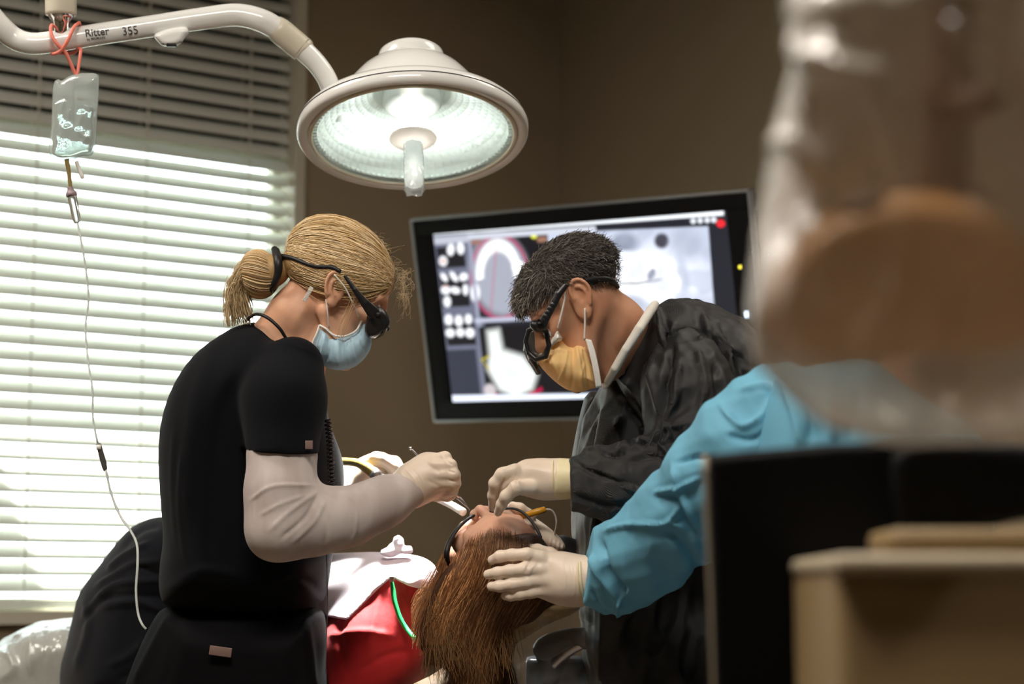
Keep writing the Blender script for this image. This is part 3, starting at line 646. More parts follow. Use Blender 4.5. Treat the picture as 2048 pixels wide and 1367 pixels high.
# ================================================================ drip bag, its band and its line
band=[]
D0=3.66
V1=ptube([(101,58,3.628,3.4),(104,72,3.624,3.6),(116,90,3.624,3.6),(130,103,3.63,3.6),(140,124,3.635,3.6),(150,146,3.64,3.6),(154,148,3.64,3.4),(158,128,3.645,3.4),(161,106,3.65,3.4),(162,98,3.66,3.2)],10)
V2=ptube([(104,108,3.65,3.4),(112,107,3.632,3.6),(124,99,3.626,3.8),(137,78,3.622,3.7),(147,56,3.628,3.6),(156,47,3.65,3.4),(159,47,3.67,3.4),(160,70,3.69,3.4),(150,104,3.68,3.4),(120,106,3.68,3.4),(104,108,3.65,3.4)],10)
V3=ptube([(101,58,3.628,3.4),(104,50,3.66,3.4),(112,60,3.69,3.4),(130,90,3.69,3.4),(162,98,3.66,3.2)],10)
V,Fs=join([V1,V2,V3]);mk('rubber_band',V,Fs,M['pink'],None,camspace=True,label='pink rubber band crossed over the lamp arm holding the drip bag',cat='rubber band')
iv=empty('drip_bag',W(Q(152,330,3.64)),'clear fluid filled drip bag hanging from the white lamp arm','drip bag')
S=Shape();S.pillow([(106,163),(118,157),(122,163),(140,150),(170,145),(198,147),(199,160),(197,200),(194,250),(191,296),(183,314),(160,313),(152,318),(135,322),(120,318),(104,318),(97,308),(99,280),(103,250),(104,210)],3.64,.015,26,it=1);V,Fq=S.mesh(.0022);V=sculpt(V,Fq,[([(128,200),(118,240)],3,1.2),([(150,165),(148,250)],2,-1.2),([(140,215),(132,260)],3,1.2),([(165,225),(158,262),(182,280)],4,1.5),([(182,262),(165,290),(190,300)],3,1.5),([(184,205),(188,290)],2.5,-1.2)])
mk('bag_film',V,Fq,M['ivbag'],iv,camspace=True)
S=Shape();S.pillow([(107,195),(193,193),(192,240),(188,292),(180,309),(158,309),(135,315),(106,312),(101,303),(104,270),(107,240)],3.64,.0125,24,it=1);S.noise(wob(3,6,(110,90,60),.0030));V,Fq=S.mesh(.0022)
mk('saline_fluid',V,Fq,M['ivfluid'],iv,camspace=True)
V,Fs=ptube([(154,158,3.636,4),(154,162,3.636,4)],12,3);mk('hanger_eyelet',V,Fs,M['greyplastic'],iv,camspace=True)
V,Fs=ptube([(153,322,3.64,4.5),(158,338,3.64,3.8),(164,352,3.64,4.5),(166,357,3.64,3)],12);mk('injection_port',V,Fs,M['whiteplastic'],iv,camspace=True)
V,Fs=ptube([(133,318,3.64,5),(136,334,3.64,4.5),(139,356,3.64,4.2),(141,376,3.64,4)],12);mk('outlet_port',V,Fs,M['ivspike'],iv,camspace=True)
ln=empty('drip_line',W(Q(290,1255,3.42)),'thin clear drip line with a roller clamp running down past the window','tube')
V,Fs=ptube([(140,374,3.64,6),(141,380,3.64,7),(142,386,3.64,11),(144,390,3.64,11),(144,393,3.64,7)],14,4);mk('spike_cap',V,Fs,M['mauve'],ln,camspace=True)
V,Fs=ptube([(144,392,3.64,9),(147,408,3.64,9.5),(152,432,3.64,8.5),(154,443,3.64,7),(155,446,3.64,3)],16,5);mk('drip_chamber',V,Fs,M['clearplastic'],ln,camspace=True)
V,Fs=ptube([(155,444,3.64,2.4),(162,480,3.63,2.3),(172,540,3.62,2.2),(177,600,3.61,2.1),(171,655,3.6,2.1),(176,720,3.58,2.1),(185,780,3.56,2.1),(186,835,3.55,2.1),(195,885,3.54,2.2)],10);mk('tubing',V,Fs,M['tubing'],ln,camspace=True)
V,Fs=ptube([(212,940,3.53,2.4),(222,985,3.52,2.4),(240,1030,3.5,2.5),(262,1062,3.46,2.4),(274,1090,3.42,2.5),(275,1130,3.40,2.5),(272,1180,3.39,2.4),(276,1225,3.38,2.4),(284,1247,3.37,2.4),(292,1257,3.37,2.3)],10);mk('tubing',V,Fs,M['tubing'],ln,camspace=True)
S=Shape();S.pillow([(191,886),(202,884),(206,898),(216,934),(212,943),(205,941),(196,905)],3.535,.006,5,it=1);V,Fq=S.mesh(.0012);mk('roller_clamp',V,Fq,M['greyplastic'],ln,camspace=True)
V,Fs=lathe([(.0,-.004),(.0048,-.004),(.0048,.004),(.0,.004)],20,Q(198,894,3.53),(1,0,0));mk('roller',V,Fs,M['whiteplastic'],ln,camspace=True)
# ================================================================ heads
def head_local(x,y,z,male=True):
    nx=0.0 if male else -.008
    """distance to a head surface; x forward, y left, z up, metres from the ear canals"""
    def el(c,r):
        X=(x-c[0])/r[0];Y=(y-c[1])/r[1];Z=(z-c[2])/r[2];k0=np.sqrt(X*X+Y*Y+Z*Z);k1=np.sqrt((X/r[0])**2+(Y/r[1])**2+(Z/r[2])**2)+1e-9;return k0*(k0-1)/k1
    ya=np.abs(y)
    def ela(c,r):
        X=(x-c[0])/r[0];Y=(ya-c[1])/r[1];Z=(z-c[2])/r[2];k0=np.sqrt(X*X+Y*Y+Z*Z);k1=np.sqrt((X/r[0])**2+(Y/r[1])**2+(Z/r[2])**2)+1e-9;return k0*(k0-1)/k1
    def cp(a,b,ra,rb,yy):
        a=np.array(a);e=np.array(b)-a;ee=e@e;wx=x-a[0];wy=yy-a[1];wz=z-a[2];t=np.clip((wx*e[0]+wy*e[1]+wz*e[2])/ee,0,1)
        return np.sqrt((wx-e[0]*t)**2+(wy-e[1]*t)**2+(wz-e[2]*t)**2)-(ra+(rb-ra)*t)
    j=1.0 if male else .93
    d=el((-.006,0,.045),(.097,.075,.086))
    d=smin(d,el((.035,0,.038),(.058,.063,.062)),.02)
    d=smin(d,el((.040,0,-.025),(.050*j,.056*j,.072)),.02)
    d=smin(d,cp((.002,.054*j,-.04),(.04,.045*j,-.082),.018,.016,ya),.015)
    d=smin(d,cp((.04,.045*j,-.082),(.078,.012,-.100),.016,.015,ya),.015)
    d=smin(d,el((.082,0,-.098),(.016*j,.020,.016)),.012)
    d=smin(d,ela((.066,.045,-.012),(.022,.022,.018)),.015)
    d=smin(d,cp((.090,.012,.034),(.078,.046,.034),.010*j,.009,ya),.012)
    d=smax(d,-ela((.101,.031,.017),(.020,.019,.014)),.012)
    d=smin(d,ela((.080,.031,.016),(.0125,.0125,.0125)),.003)
    d=smin(d,cp((.078,.018,.026),(.076,.044,.022),.005,.005,ya),.006)
    d=smin(d,cp((.096,0,.024),(.119+nx,0,-.014),.008,.011 if male else .009,y),.012)
    d=smin(d,ela((.104,.012,-.018),(.011,.008,.008)),.006)
    d=smax(d,-ela((.108,.006,-.026),(.006,.004,.004)),.003)
    d=smin(d,cp((.094,0,-.045),(.086,.018,-.047),.007,.005,ya),.006)
    d=smin(d,cp((.092,0,-.056),(.085,.016,-.055),.008,.005,ya),.006)
    d=smax(d,-cp((.104,0,-.0505),(.094,.02,-.0505),.0022,.0015,ya),.003)
    # ear
    ex,ez_=x+.004,z-.006; c,s=math.cos(.25),math.sin(.25); es=1.13 if male else 1.0; ex=ex/es; ez_=ez_/es; u=ex*c+ez_*s; v=-ex*s+ez_*c; off=ya-.0745-np.maximum(.012-u,0)*.5
    k0=np.sqrt((u/.0195)**2+(off/.006)**2+((v)/.032)**2); e1=(k0-1)*.006
    k0=np.sqrt((u/.0125)**2+((off-.006)/.0062)**2+((v-.004)/.0215)**2); e1=smax(e1,-(k0-1)*.006,.003)
    an=np.arctan2(v-.004,u+.001); rim=np.sqrt((np.sqrt(((u+.001)/.0165)**2+((v-.004)/.026)**2)-1)**2*.02**2+(off-.005)**2)-.0032
    rim=np.where((an>-.5)|(an<-1.9),rim,.02); e1=smin(e1,rim,.003)
    rim2=np.sqrt((np.sqrt(((u-.002)/.0095)**2+((v-.0)/.0165)**2)-1)**2*.012**2+(off-.0035)**2)-.0026
    rim2=np.where(u<.004,rim2,.02); e1=smin(e1,rim2,.003)
    e1=smin(e1,np.sqrt((u-.000)**2+((off-.002)*1.4)**2+(v+.028)**2)-.0085,.004)
    e1=smin(e1,np.sqrt((u-.0145)**2+(off-.0)**2+((v+.003)*.7)**2)-.0055,.004)
    return smin(d,e1,.004)
class HeadMap:
    """local head metres <-> camera metres; F,U,D are photo px per metre for forward, up, down; side = +1 when the head's left is nearer"""
    def __init__(s,px,py,dc,Fv,Uv,Dv,side,yaw=0.0,bs=1.0):
        s.bs=bs
        s.o=np.array([px,py],float);s.dc=dc;s.F=np.array(Fv,float);s.U=np.array(Uv,float);s.D=np.array(Dv,float);s.side=side;s.yaw=yaw
        s.sc=(np.linalg.norm(s.F)+np.linalg.norm(s.U))/2*dc/F
    def to(s,p):
        p=np.asarray(p,float);x,y,z=p[...,0],p[...,1],p[...,2];zz=z[...,None];x=np.where(x<0,x*s.bs,x)
        q=s.o+x[...,None]*s.F+np.where(zz>=0,zz*s.U,-zz*s.D)
        d=s.dc-s.side*y*s.sc+x*s.yaw
        return np.stack([(q[...,0]-CX)/F*d,-(q[...,1]-CY)/F*d,d],-1)
    def inv(s,X,Y,Z):
        Z=np.maximum(Z,.1);px=X/Z*F+CX-s.o[0];py=-Y/Z*F+CY-s.o[1]
        cr=s.F[0]*s.U[1]-s.F[1]*s.U[0];side=(s.F[0]*py-s.F[1]*px)/cr
        def sol(Vv):
            det=s.F[0]*Vv[1]-s.F[1]*Vv[0];return (px*Vv[1]-py*Vv[0])/det,(s.F[0]*py-s.F[1]*px)/det
        xa,za=sol(s.U);xb,zb=sol(-s.D)
        x=np.where(side>=0,xa,xb);z=np.where(side>=0,za,zb)
        return np.where(x<0,x/s.bs,x),-(Z-s.dc-x*s.yaw)/s.sc*s.side,z
    def fn(s,male): return lambda X,Y,Z: head_local(*s.inv(X,Y,Z),male)*s.sc
def onhead(H,px,py,off):     # a point on the near side of the head's surface under a photo pixel
    x,_,z=H.inv(*[np.array([v]) for v in Q(px,py,H.dc)]);x=float(x[0]);z=float(z[0]);R=ER+off
    q=1-((x-EC[0])/R[0])**2-((z-EC[2])/R[2])**2;y=R[1]*math.sqrt(max(q,.02))
    for it in range(3):
        d=H.dc-y*H.sc+x*H.yaw;x,_,z=H.inv(*[np.array([v]) for v in Q(px,py,d)]);x=float(x[0]);z=float(z[0])
    return d
def headtube(H,pts,off,sides=8,n=6): return ptube([(p[0],p[1],onhead(H,p[0],p[1],off),p[2]) for p in pts],sides,n)
class RigidMap:
    def __init__(s,px,py,dc,xf,zu,sc=1.0):
        s.o=Q(px,py,dc);xf=np.array(xf,float);zu=np.array(zu,float);zu/=np.linalg.norm(zu);xf-=zu*(xf@zu);xf/=np.linalg.norm(xf)
        yl=np.cross(zu,xf);s.R=np.stack([xf,-yl,zu],1)   # camera axes (right, up, forward) are left-handed
        s.sc=sc
    def to(s,p): return np.asarray(p,float)*s.sc@s.R.T+s.o
    def inv(s,X,Y,Z):
        x=X-s.o[0];y=Y-s.o[1];z=Z-s.o[2];R=s.R
        return [(x*R[0,i]+y*R[1,i]+z*R[2,i])/s.sc for i in range(3)]
    def fn(s,male): return lambda X,Y,Z: head_local(*s.inv(X,Y,Z),male)*s.sc
def add_head(S,H,male,k=.01):
    c=np.array([[a,b,c_] for a in (-.11,.135) for b in (-.095,.095) for c_ in (-.13,.145)]);P=H.to(c);S.add(H.fn(male),P.min(0),P.max(0),k)
EC=np.array([-.006,0,.045]);ER=np.array([.097,.075,.086])
def on_skull(dirs,off):      # direction in head space -> point just outside the skull
    dirs=dirs/np.linalg.norm(dirs/ER,axis=-1,keepdims=True)
    n=dirs/ER**2;n/=np.linalg.norm(n,axis=-1,keepdims=True);return EC+dirs+n*off
def skull_paths(s,e,n,off,bulge=0.0):    # strands lying on the skull from s to e (points)
    t=np.linspace(0,1,n)[None,:,None];a=(s-EC)[:,None,:]/ER;b=(e-EC)[:,None,:]/ER
    a/=np.linalg.norm(a,axis=-1,keepdims=True);b/=np.linalg.norm(b,axis=-1,keepdims=True)
    om=np.arccos(np.clip((a*b).sum(-1,keepdims=True),-.999,.999));d=(np.sin((1-t)*om)*a+np.sin(t*om)*b)/np.sin(om)
    P=d*ER;nn=d/ER;nn/=np.linalg.norm(nn,axis=-1,keepdims=True)
    o=np.asarray(off)
    if o.ndim==1: o=o[:,None]
    o=o[...,None]+bulge*np.sin(t*math.pi)
    return EC+P+nn*o
def eyes(H,parent):
    for y in (.031,-.031):
        V,Fs=lathe([(0.0118*math.sin(a),.0118*math.cos(a)) for a in np.linspace(0.02,3.1,10)],16)
        P=H.to(V*1.0+np.array([.0812,y,.0165]));mk('eye',P,Fs,M['eye'],parent,camspace=True)
def tints(n,a,b,c=None,seed=3):
    r=np.random.default_rng(seed);t=r.random((n,1));C=np.array(a)*(1-t)+np.array(b)*t
    if c is not None: m=r.random((n,1))<.25;C=np.where(m,np.array(c),C)
    return C*(.8+.4*r.random((n,1)))
def hair_obj(name,P,r,col,parent,m=None,sides=3,**k):
    V,Fq,t=strands(P,r,sides,col);return mk(name,V,Fq,m or M['hairattr'],parent,camspace=True,tint=t,**k)
def ribbon(H,pts,rad,n=6,sides=10):
    P=H.to(np.array([p[:3] for p in pts]));P=smooth_path(P,n);r=np.interp(np.linspace(0,1,len(P)),np.linspace(0,1,len(pts)),[p[3] if len(p)>3 else rad for p in pts]);return tube(P,r,sides)
# hand: a palm outline plus finger chains, all in px; grown as one skin of latex
def hand(palm,zc,T,e,fingers,h=.0017,k=.006,extra=None,strokes=(),ty=0,tx=0,noise=.0006):
    S=Shape();S.pillow(palm,zc,T,e,k=.006,tx=tx,ty=ty)
    for f in fingers:
        G=[(p[0],p[1],p[2],p[3]) for p in f];S.chain(G,k=k)
    if extra: extra(S)
    if noise: S.noise(wob(11,7,(120,120,90),noise))
    V,Fq=S.mesh(h);
    if len(strokes): V=sculpt(V,Fq,strokes)
    return V,Fq
# ================================================================ the dental assistant at left
WH=HeadMap(672,583,3.50,(865,545),(450,-880),(-510,965),-1,bs=1.15)
asst=empty('person',W(Q(470,1500,3.55))*np.array([1,1,0]),'woman with blonde bun in black scrubs and white sleeves bending over patient','person')
S=Shape();add_head(S,WH,False)
S.chain([(628,575,3.50,46),(590,630,3.50,50),(545,700,3.52,62)],.02).chain([(670,660,3.5,24),(600,720,3.5,44)],.03)
S.pell(520,760,3.53,120,70,.14,0,.04);S.pell(500,900,3.54,120,200,.09,0,.04)
V,Fq=S.mesh(.0024);V=sculpt(V,Fq,[([(610,610),(590,650),(575,690)],9,1.5),([(640,640),(612,690)],6,-1.2)]);mk('body',V,Fq,M['skinw'],asst,camspace=True);eyes(WH,asst)
# scrub top
TOP=[(440,668),(462,655),(490,645),(524,643),(556,662),(585,684),(615,694),(634,712),(645,745),(652,800),(657,850),(672,880),(686,920),(689,960),(686,1000),(676,1050),(664,1110),(656,1180),(640,1215),(560,1235),(430,1228),(330,1215),(318,1180),(320,1130),(328,1080),(322,1010),(316,930),(317,870),(326,820),(342,775),(368,730),(400,695)]
S=Shape();S.pillow(TOP,3.56,.165,95,it=2,tx=.00015)
ARM=[(585,735,3.42,60),(570,800,3.38,74),(563,905,3.355,72)]
S.chain(ARM,.03)
S.noise(wob(5,9,(16,5,14),.006))
def below(X,Y,Z):
    a_=Q(563,800,3.37);yh=Q(563,903,3.36)[1];r_=np.sqrt((X-Q(563,900,3.355)[0])**2+((Z-3.34)*.9)**2)-.088
    return smax(r_,Y-yh+(X-a_[0])*.05,.001)
S.add(below,Q(470,1010,3.28)-.05,Q(660,860,3.46)+.05,.002,'sub')
V,Fq=S.mesh(.0042)
V=sculpt(V,Fq,[([(430,700),(395,790),(378,900),(372,1050)],16,5),([(470,760),(440,850),(425,980),(420,1120)],12,-5),([(350,850),(345,960),(352,1080)],7,2.5),([(366,900),(360,1010),(370,1120)],6,2.5),([(500,880),(498,1000),(500,1100)],10,-5),([(330,1180),(400,1140),(480,1150)],9,3),([(520,1180),(600,1130),(650,1120)],9,3),([(560,1170),(610,1160),(650,1190)],8,-3),([(436,672),(490,652),(530,650),(580,686),(628,706)],3,1.5)])
mk('scrub_top',V,Fq,M['scrub'],asst,camspace=True)
V,Fs=box(Q(618,889,3.305),(.0125,.014,.002),None,.0006);mk('sleeve_label',V,Fs,M['labelpink'],asst,camspace=True,label='small grey woven label')
# trousers and shoes
S=Shape();S.pillow([(330,1205),(440,1218),(560,1225),(645,1205),(655,1260),(650,1330),(648,1420),(640,1520),(230,1520),(236,1420),(262,1330),(300,1245)],3.56,.16,90,it=2)
for x0,x1 in ((340,390),(520,500)):
    S.chain([(x0+40,1400,3.56,105),(x1,1750,3.56,70),(x1+10,2120,3.56,52)],.03)
S.noise(wob(8,8,(14,6,12),.006));V,Fq=S.mesh(.0065);V=sculpt(V,Fq,[([(345,1225),(310,1290),(270,1367)],10,6),([(360,1230),(345,1300),(330,1380)],9,-5),([(610,1230),(620,1300),(630,1380)],8,5),([(470,1240),(460,1320)],9,-3)])
mk('trousers',V,Fq,M['darkpants'],asst,camspace=True)
fz=lambda p:np.linalg.solve(RC,np.asarray(p)-np.array([0,0,CAMZ]))
for x1 in (395,520):
    c=W(Q(x1,2100,3.56));S=Shape();a=fz((c[0]-.03,c[1],.05));b=fz((c[0]+.16,c[1],.035));S.cap(a,b,.05,.035,.02);g=fz((0,0,.004));S.half(fz((c[0],c[1],.002)),fz((0,0,-1))-fz((0,0,0)));V,Fq=S.mesh(.007);mk('shoe',V,Fq,M['shoe'],asst,camspace=True)
V,Fs=box(Q(441,1302,3.388),(.038,.016,.003),[[.99,.14,0],[-.14,.99,0],[0,0,1]],.001);mk('trouser_label',V,Fs,M['labelpink'],asst,camspace=True,label='small pinkish woven label')
# compression sleeves
S=Shape();S.chain([(570,850,3.39,54),(564,905,3.362,65),(562,980,3.345,69),(566,1040,3.34,66)],.02)
S.chain([(566,1045,3.34,64),(630,1044,3.36,58),(700,1032,3.38,51),(765,1004,3.40,44),(822,978,3.42,36)],.035);S.pell(556,1064,3.34,54,46,.055,35,.03)
S.noise(wob(12,8,(60,60,40),.0015));V,Fq=S.mesh(.0028)
V=sculpt(V,Fq,[([(500,1000),(545,972),(625,970)],3.5,2.2),([(540,1060),(580,1022),(632,985)],5,2.4),([(520,1030),(560,1008),(610,990)],4,1.6),([(560,1078),(610,1035),(636,990)],5,-2.6),([(585,1085),(630,1040),(650,1000)],5,2),([(690,985),(712,1010),(712,1060),(700,1085)],3,1.5),([(640,1010),(655,1050),(650,1090)],6,-1.5)])
mk('compression_sleeve',V,Fq,M['sleeve'],asst,camspace=True)
S=Shape();S.chain([(600,900,3.74,52),(630,985,3.76,50),(700,968,3.76,36),(728,948,3.74,27)],.03);V,Fq=S.mesh(.004);mk('compression_sleeve',V,Fq,M['sleeve'],asst,camspace=True)
# near glove, fist around the mirror
palm=[(806,962),(822,938),(836,912),(850,903),(872,904),(890,908),(903,922),(912,944),(914,962),(906,985),(896,992),(880,993),(855,1003),(828,1016),(818,1000)]
V,Fq=hand(palm,3.44,.030,30,[
 [(860,920,3.425,13),(890,915,3.42,12),(902,932,3.43,10.5),(893,955,3.445,9)],
 [(868,930,3.415,13),(901,930,3.41,12),(910,950,3.42,10.5),(898,970,3.44,9)],
 [(866,948,3.412,13),(906,948,3.405,11.5),(911,966,3.415,10),(897,982,3.435,9)],
 [(862,965,3.415,12),(903,965,3.41,10.5),(906,981,3.42,9),(892,990,3.435,8)],
 [(845,985,3.45,13),(873,990,3.455,11),(896,993,3.455,9),(905,991,3.455,8)]],
 extra=lambda S:(S.chain([(800,985,3.425,36),(828,965,3.43,37),(845,955,3.435,36)],.02)),
 strokes=[([(893,921),(905,929)],1.8,-1.6),([(897,941),(910,945)],1.8,-1.6),([(898,960),(911,963)],1.8,-1.6),([(880,907),(893,925),(897,950)],3,1.0),([(802,945),(822,975),(828,1012)],2,1.2),([(812,938),(832,965),(838,1008)],1.4,.9),([(822,930),(845,960),(850,1000)],1.6,.9),([(850,925),(880,945)],5,-1.2),([(855,960),(885,975)],4,-1.0)])
gl=mk('glove',V,Fq,M['glove'],asst,camspace=True)
def cuff(pts,name='glove_cuff',r=2.4,parent=None):
    V,Fs=ptube([(*p,r) for p in pts],8,6);return mk(name,V,Fs,M['glovecuff'],parent,camspace=True)
a=np.linspace(0,2*math.pi,13)
def ring(c,d,rx,rd,tilt):      # rolled bead round a wrist: c px centre, rx px half-length across, rd metres depth radius, tilt of the cross line
    ct,st=math.cos(math.radians(tilt)),math.sin(math.radians(tilt))
    return [(c[0]+rx*math.cos(t)*ct+4*math.sin(t)*-st,c[1]+rx*math.cos(t)*st+4*math.sin(t)*ct,d-rd*math.sin(t)) for t in a]
cuff(ring((806,985),3.425,38,.033,62),parent=gl,r=2.6)
# far glove with the suction handpiece
palm=[(672,972),(690,958),(716,930),(730,912),(745,907),(768,910),(788,922),(800,934),(812,944),(806,958),(780,962),(750,968),(715,985),(690,996)]
V,Fq=hand(palm,3.71,.026,24,[
 [(738,922,3.69,13),(765,918,3.675,12),(786,932,3.675,11),(795,948,3.68,10),(784,960,3.69,9)],
 [(735,925,3.70,12),(752,915,3.68,11),(775,925,3.675,10),(786,944,3.68,9),(778,956,3.69,8)],
 [(748,950,3.70,12),(776,955,3.70,10),(798,960,3.70,9)],
 [(756,915,3.71,12),(790,924,3.70,11),(806,942,3.70,9),(800,958,3.71,8)],
 [(750,930,3.73,12),(788,936,3.73,10),(806,952,3.73,9)]],strokes=[([(745,925),(770,935),(785,955)],3,-1.2),([(735,918),(728,935)],3,1)],extra=lambda S:S.chain([(655,985,3.75,30),(690,974,3.74,30),(725,945,3.72,26)],.02))
mk('glove',V,Fq,M['glove'],asst,camspace=True)
# blonde hair: a mass, then strands combed back into the bun
S=Shape()
def cap(X,Y,Z):
    x,y,z=WH.inv(X,Y,Z);e=lambda c,r:(lambda k0,k1:k0*(k0-1)/k1)(np.sqrt(((x-c[0])/r[0])**2+((y-c[1])/r[1])**2+((z-c[2])/r[2])**2),np.sqrt(((x-c[0])/r[0]**2)**2+((y-c[1])/r[1]**2)**2+((z-c[2])/r[2]**2)**2)+1e-9)
    d=e((-.004,0,.047),(.104,.0815,.093));d=smin(d,e((-.080,0,.008),(.028,.045,.030)),.02)
    line=(z-.030)-1.0*np.clip(x-.012,0,.2)*.55;low=(z+.032);cut=np.where(x<-.025,-low,np.where(x<.012,-(z-.030)*1.0,-line))
    cut2=np.minimum(-(z+.035), 9);f=np.clip((x+.045)/.03,0,1);edge=-(z-(-.035+f*.075-np.clip(x-.012,0,1)*.20))
    front=(x-.092);d=smax(d,edge,.006);return smax(d,front,.01)*WH.sc
P=WH.to(np.array([[a_,b_,c_] for a_ in (-.13,.12) for b_ in (-.1,.1) for c_ in (-.06,.15)]));S.add(cap,P.min(0),P.max(0),.01)
V,Fq=S.mesh(.0028);hb=mk('hair',V,Fq,M['blondebase'],asst,camspace=True)
def rr(n,a,b): return rng.uniform(a,b,n)
n=3000;sg=np.where(rng.random(n)<.72,-1,1);th=rr(n,0,1)**.9      # front hairline, temple -> crown
sx=.030+.060*np.sin(th*1.5)+rr(n,-.035,.002);sy=.070*np.cos(th*1.45);szz=.030+.048*th**1.5+rr(n,-.004,.03)
St=on_skull(np.stack([sx,sy*sg,szz],1)-EC,.004);En=on_skull(np.stack([np.full(n,-.104),rr(n,-.012,.012),rr(n,-.004,.028)],1)-EC,.006)
Pp=skull_paths(St,En,14,rr(n,.003,.011),.004)
t=np.linspace(0,1,14)[None,:];Pp[:,:,2]+=.0015*np.sin(t*rr(n,4,9)[:,None]+rr(n,0,6)[:,None]);Pp[:,:,1]+=.001*np.sin(t*7+rr(n,0,6)[:,None])
hair_obj('hair_strands',WH.to(Pp),.00055,tints(n,(.80,.58,.30),(.46,.30,.13),(.92,.74,.48),3),hb,kind='stuff')
n=700;sg=np.where(rng.random(n)<.7,-1,1);sx=rr(n,-.05,.012);St=on_skull(np.stack([sx,.07*sg,np.interp(sx,[-.05,-.02,.012],[-.03,.018,.042])+rr(n,-.003,.01)],1)-EC,.004)
En=on_skull(np.stack([np.full(n,-.104),rr(n,-.014,.014),rr(n,-.02,.010)],1)-EC,.006);Pp=skull_paths(St,En,12,rr(n,.003,.009),.006)
hair_obj('hair_strands',WH.to(Pp),.00055,tints(n,(.70,.48,.24),(.42,.26,.12),None,4),hb,kind='stuff')
# bun and loose tail
bc=Q(518,548,3.50);S=Shape();S.pell(518,547,3.50,39,44,.036,12,.01);S.pell(552,540,3.5,28,30,.028,0,.015);V,Fq=S.mesh(.003);bn=mk('hair_bun',V,Fq,M['blondebase'],asst,camspace=True)
n=900;ph=rr(n,0,2*math.pi);t=np.linspace(.0,1,12)[None,:];R1=rr(n,.0335,.0375)[:,None];lx=.030*np.cos(t*math.pi*.98);rd=np.sin(t*math.pi*.98)**.7
Pb=np.stack([lx*np.ones((n,1)),R1*rd*np.cos(ph[:,None]+t*1.1),R1*rd*np.sin(ph[:,None]+t*1.1)],-1);an=math.radians(12)
Pb=np.stack([Pb[...,0]*math.cos(an)-Pb[...,1]*math.sin(an),Pb[...,0]*math.sin(an)+Pb[...,1]*math.cos(an)*1.12,Pb[...,2]],-1)*1.06+bc
hair_obj('hair_strands',Pb,.00055,tints(n,(.78,.56,.30),(.44,.28,.13),(.9,.72,.45),5),bn,kind='stuff')
n=520;u=rr(n,0,1);t=np.linspace(0,1,12)
ends=[(452+u*52+rr(n,-5,5)),(612+rr(n,-10,42)-u*4)]
def px_strands(P0,P1,P2,P3,n_=12):
    t=np.linspace(0,1,n_)[None,:,None];B=(1-t)**3*P0[:,None]+3*(1-t)**2*t*P1[:,None]+3*(1-t)*t*t*P2[:,None]+t**3*P3[:,None]
    d=B[...,2];return np.stack([(B[...,0]-CX)/F*d,-(B[...,1]-CY)/F*d,d],-1)
P0=np.stack([496+rr(n,-10,12),528+rr(n,-14,26),3.50+rr(n,-.025,.025)],1);P1=P0+np.stack([-22-14*(1-u),18+rr(n,0,10),rr(n,-.005,.005)],1)
P3=np.stack([ends[0],ends[1],3.50+rr(n,-.02,.02)],1);P2=P3+np.stack([-8+rr(n,-8,4),-38+rr(n,-10,5),np.zeros(n)],1)
hair_obj('hair_tail',px_strands(P0,P1,P2,P3),.0005,tints(n,(.66,.50,.28),(.34,.23,.12),(.8,.64,.4),6),asst,kind='stuff')
n=190;sg=np.where(rng.random(n)<.7,-1,1);th=rr(n,.25,1);St=on_skull(np.stack([.05+.045*np.sin(th*1.5)-rr(n,0,.10),.060*np.cos(th*1.5)*sg,.05+.06*th],1)-EC,.010)
dr=np.stack([rr(n,-.2,1.2),rr(n,-.6,.6),rr(n,-.5,.9)],1);ln_=rr(n,.010,.030);t=np.linspace(0,1,9)[None,:,None]
Pf=St[:,None,:]+dr[:,None,:]*ln_[:,None,None]*t+np.sin(t*5+rr(n,0,6)[:,None,None])*.0035*t*rng.normal(size=(n,1,3))
hair_obj('loose_hairs',WH.to(Pf),.00022,tints(n,(.75,.58,.36),(.6,.45,.26),None,7),asst,kind='stuff')
n=70;P0=np.stack([rr(n,790,806),rr(n,540,600),3.5+rr(n,-.03,.03)],1);P3=P0+np.stack([rr(n,-8,26),rr(n,-12,55),rr(n,-.02,.02)],1);P1=P0+np.stack([rr(n,4,26),rr(n,-14,10),rr(n,-.01,.01)],1);P2=P3+np.stack([rr(n,-4,18),rr(n,-22,4),rr(n,-.01,.01)],1)
hair_obj('loose_hairs',px_strands(P0,P1,P2,P3),.00022,tints(n,(.8,.63,.40),(.6,.45,.26),None,8),asst,kind='stuff')
n=9;P0=np.stack([rr(n,704,715),rr(n,560,580),np.full(n,3.415)],1);P3=P0+np.stack([rr(n,-16,-8),rr(n,85,110),rr(n,0,.01)],1)-np.array([20,0,0]);P1=P0+np.stack([rr(n,8,16),rr(n,20,40),np.zeros(n)],1);P2=P3+np.stack([rr(n,0,8),rr(n,-50,-30),np.zeros(n)],1)
hair_obj('loose_hairs',px_strands(P0,P1,P2,P3),.0004,tints(n,(.62,.42,.25),(.5,.33,.18),None,9),asst,kind='stuff')
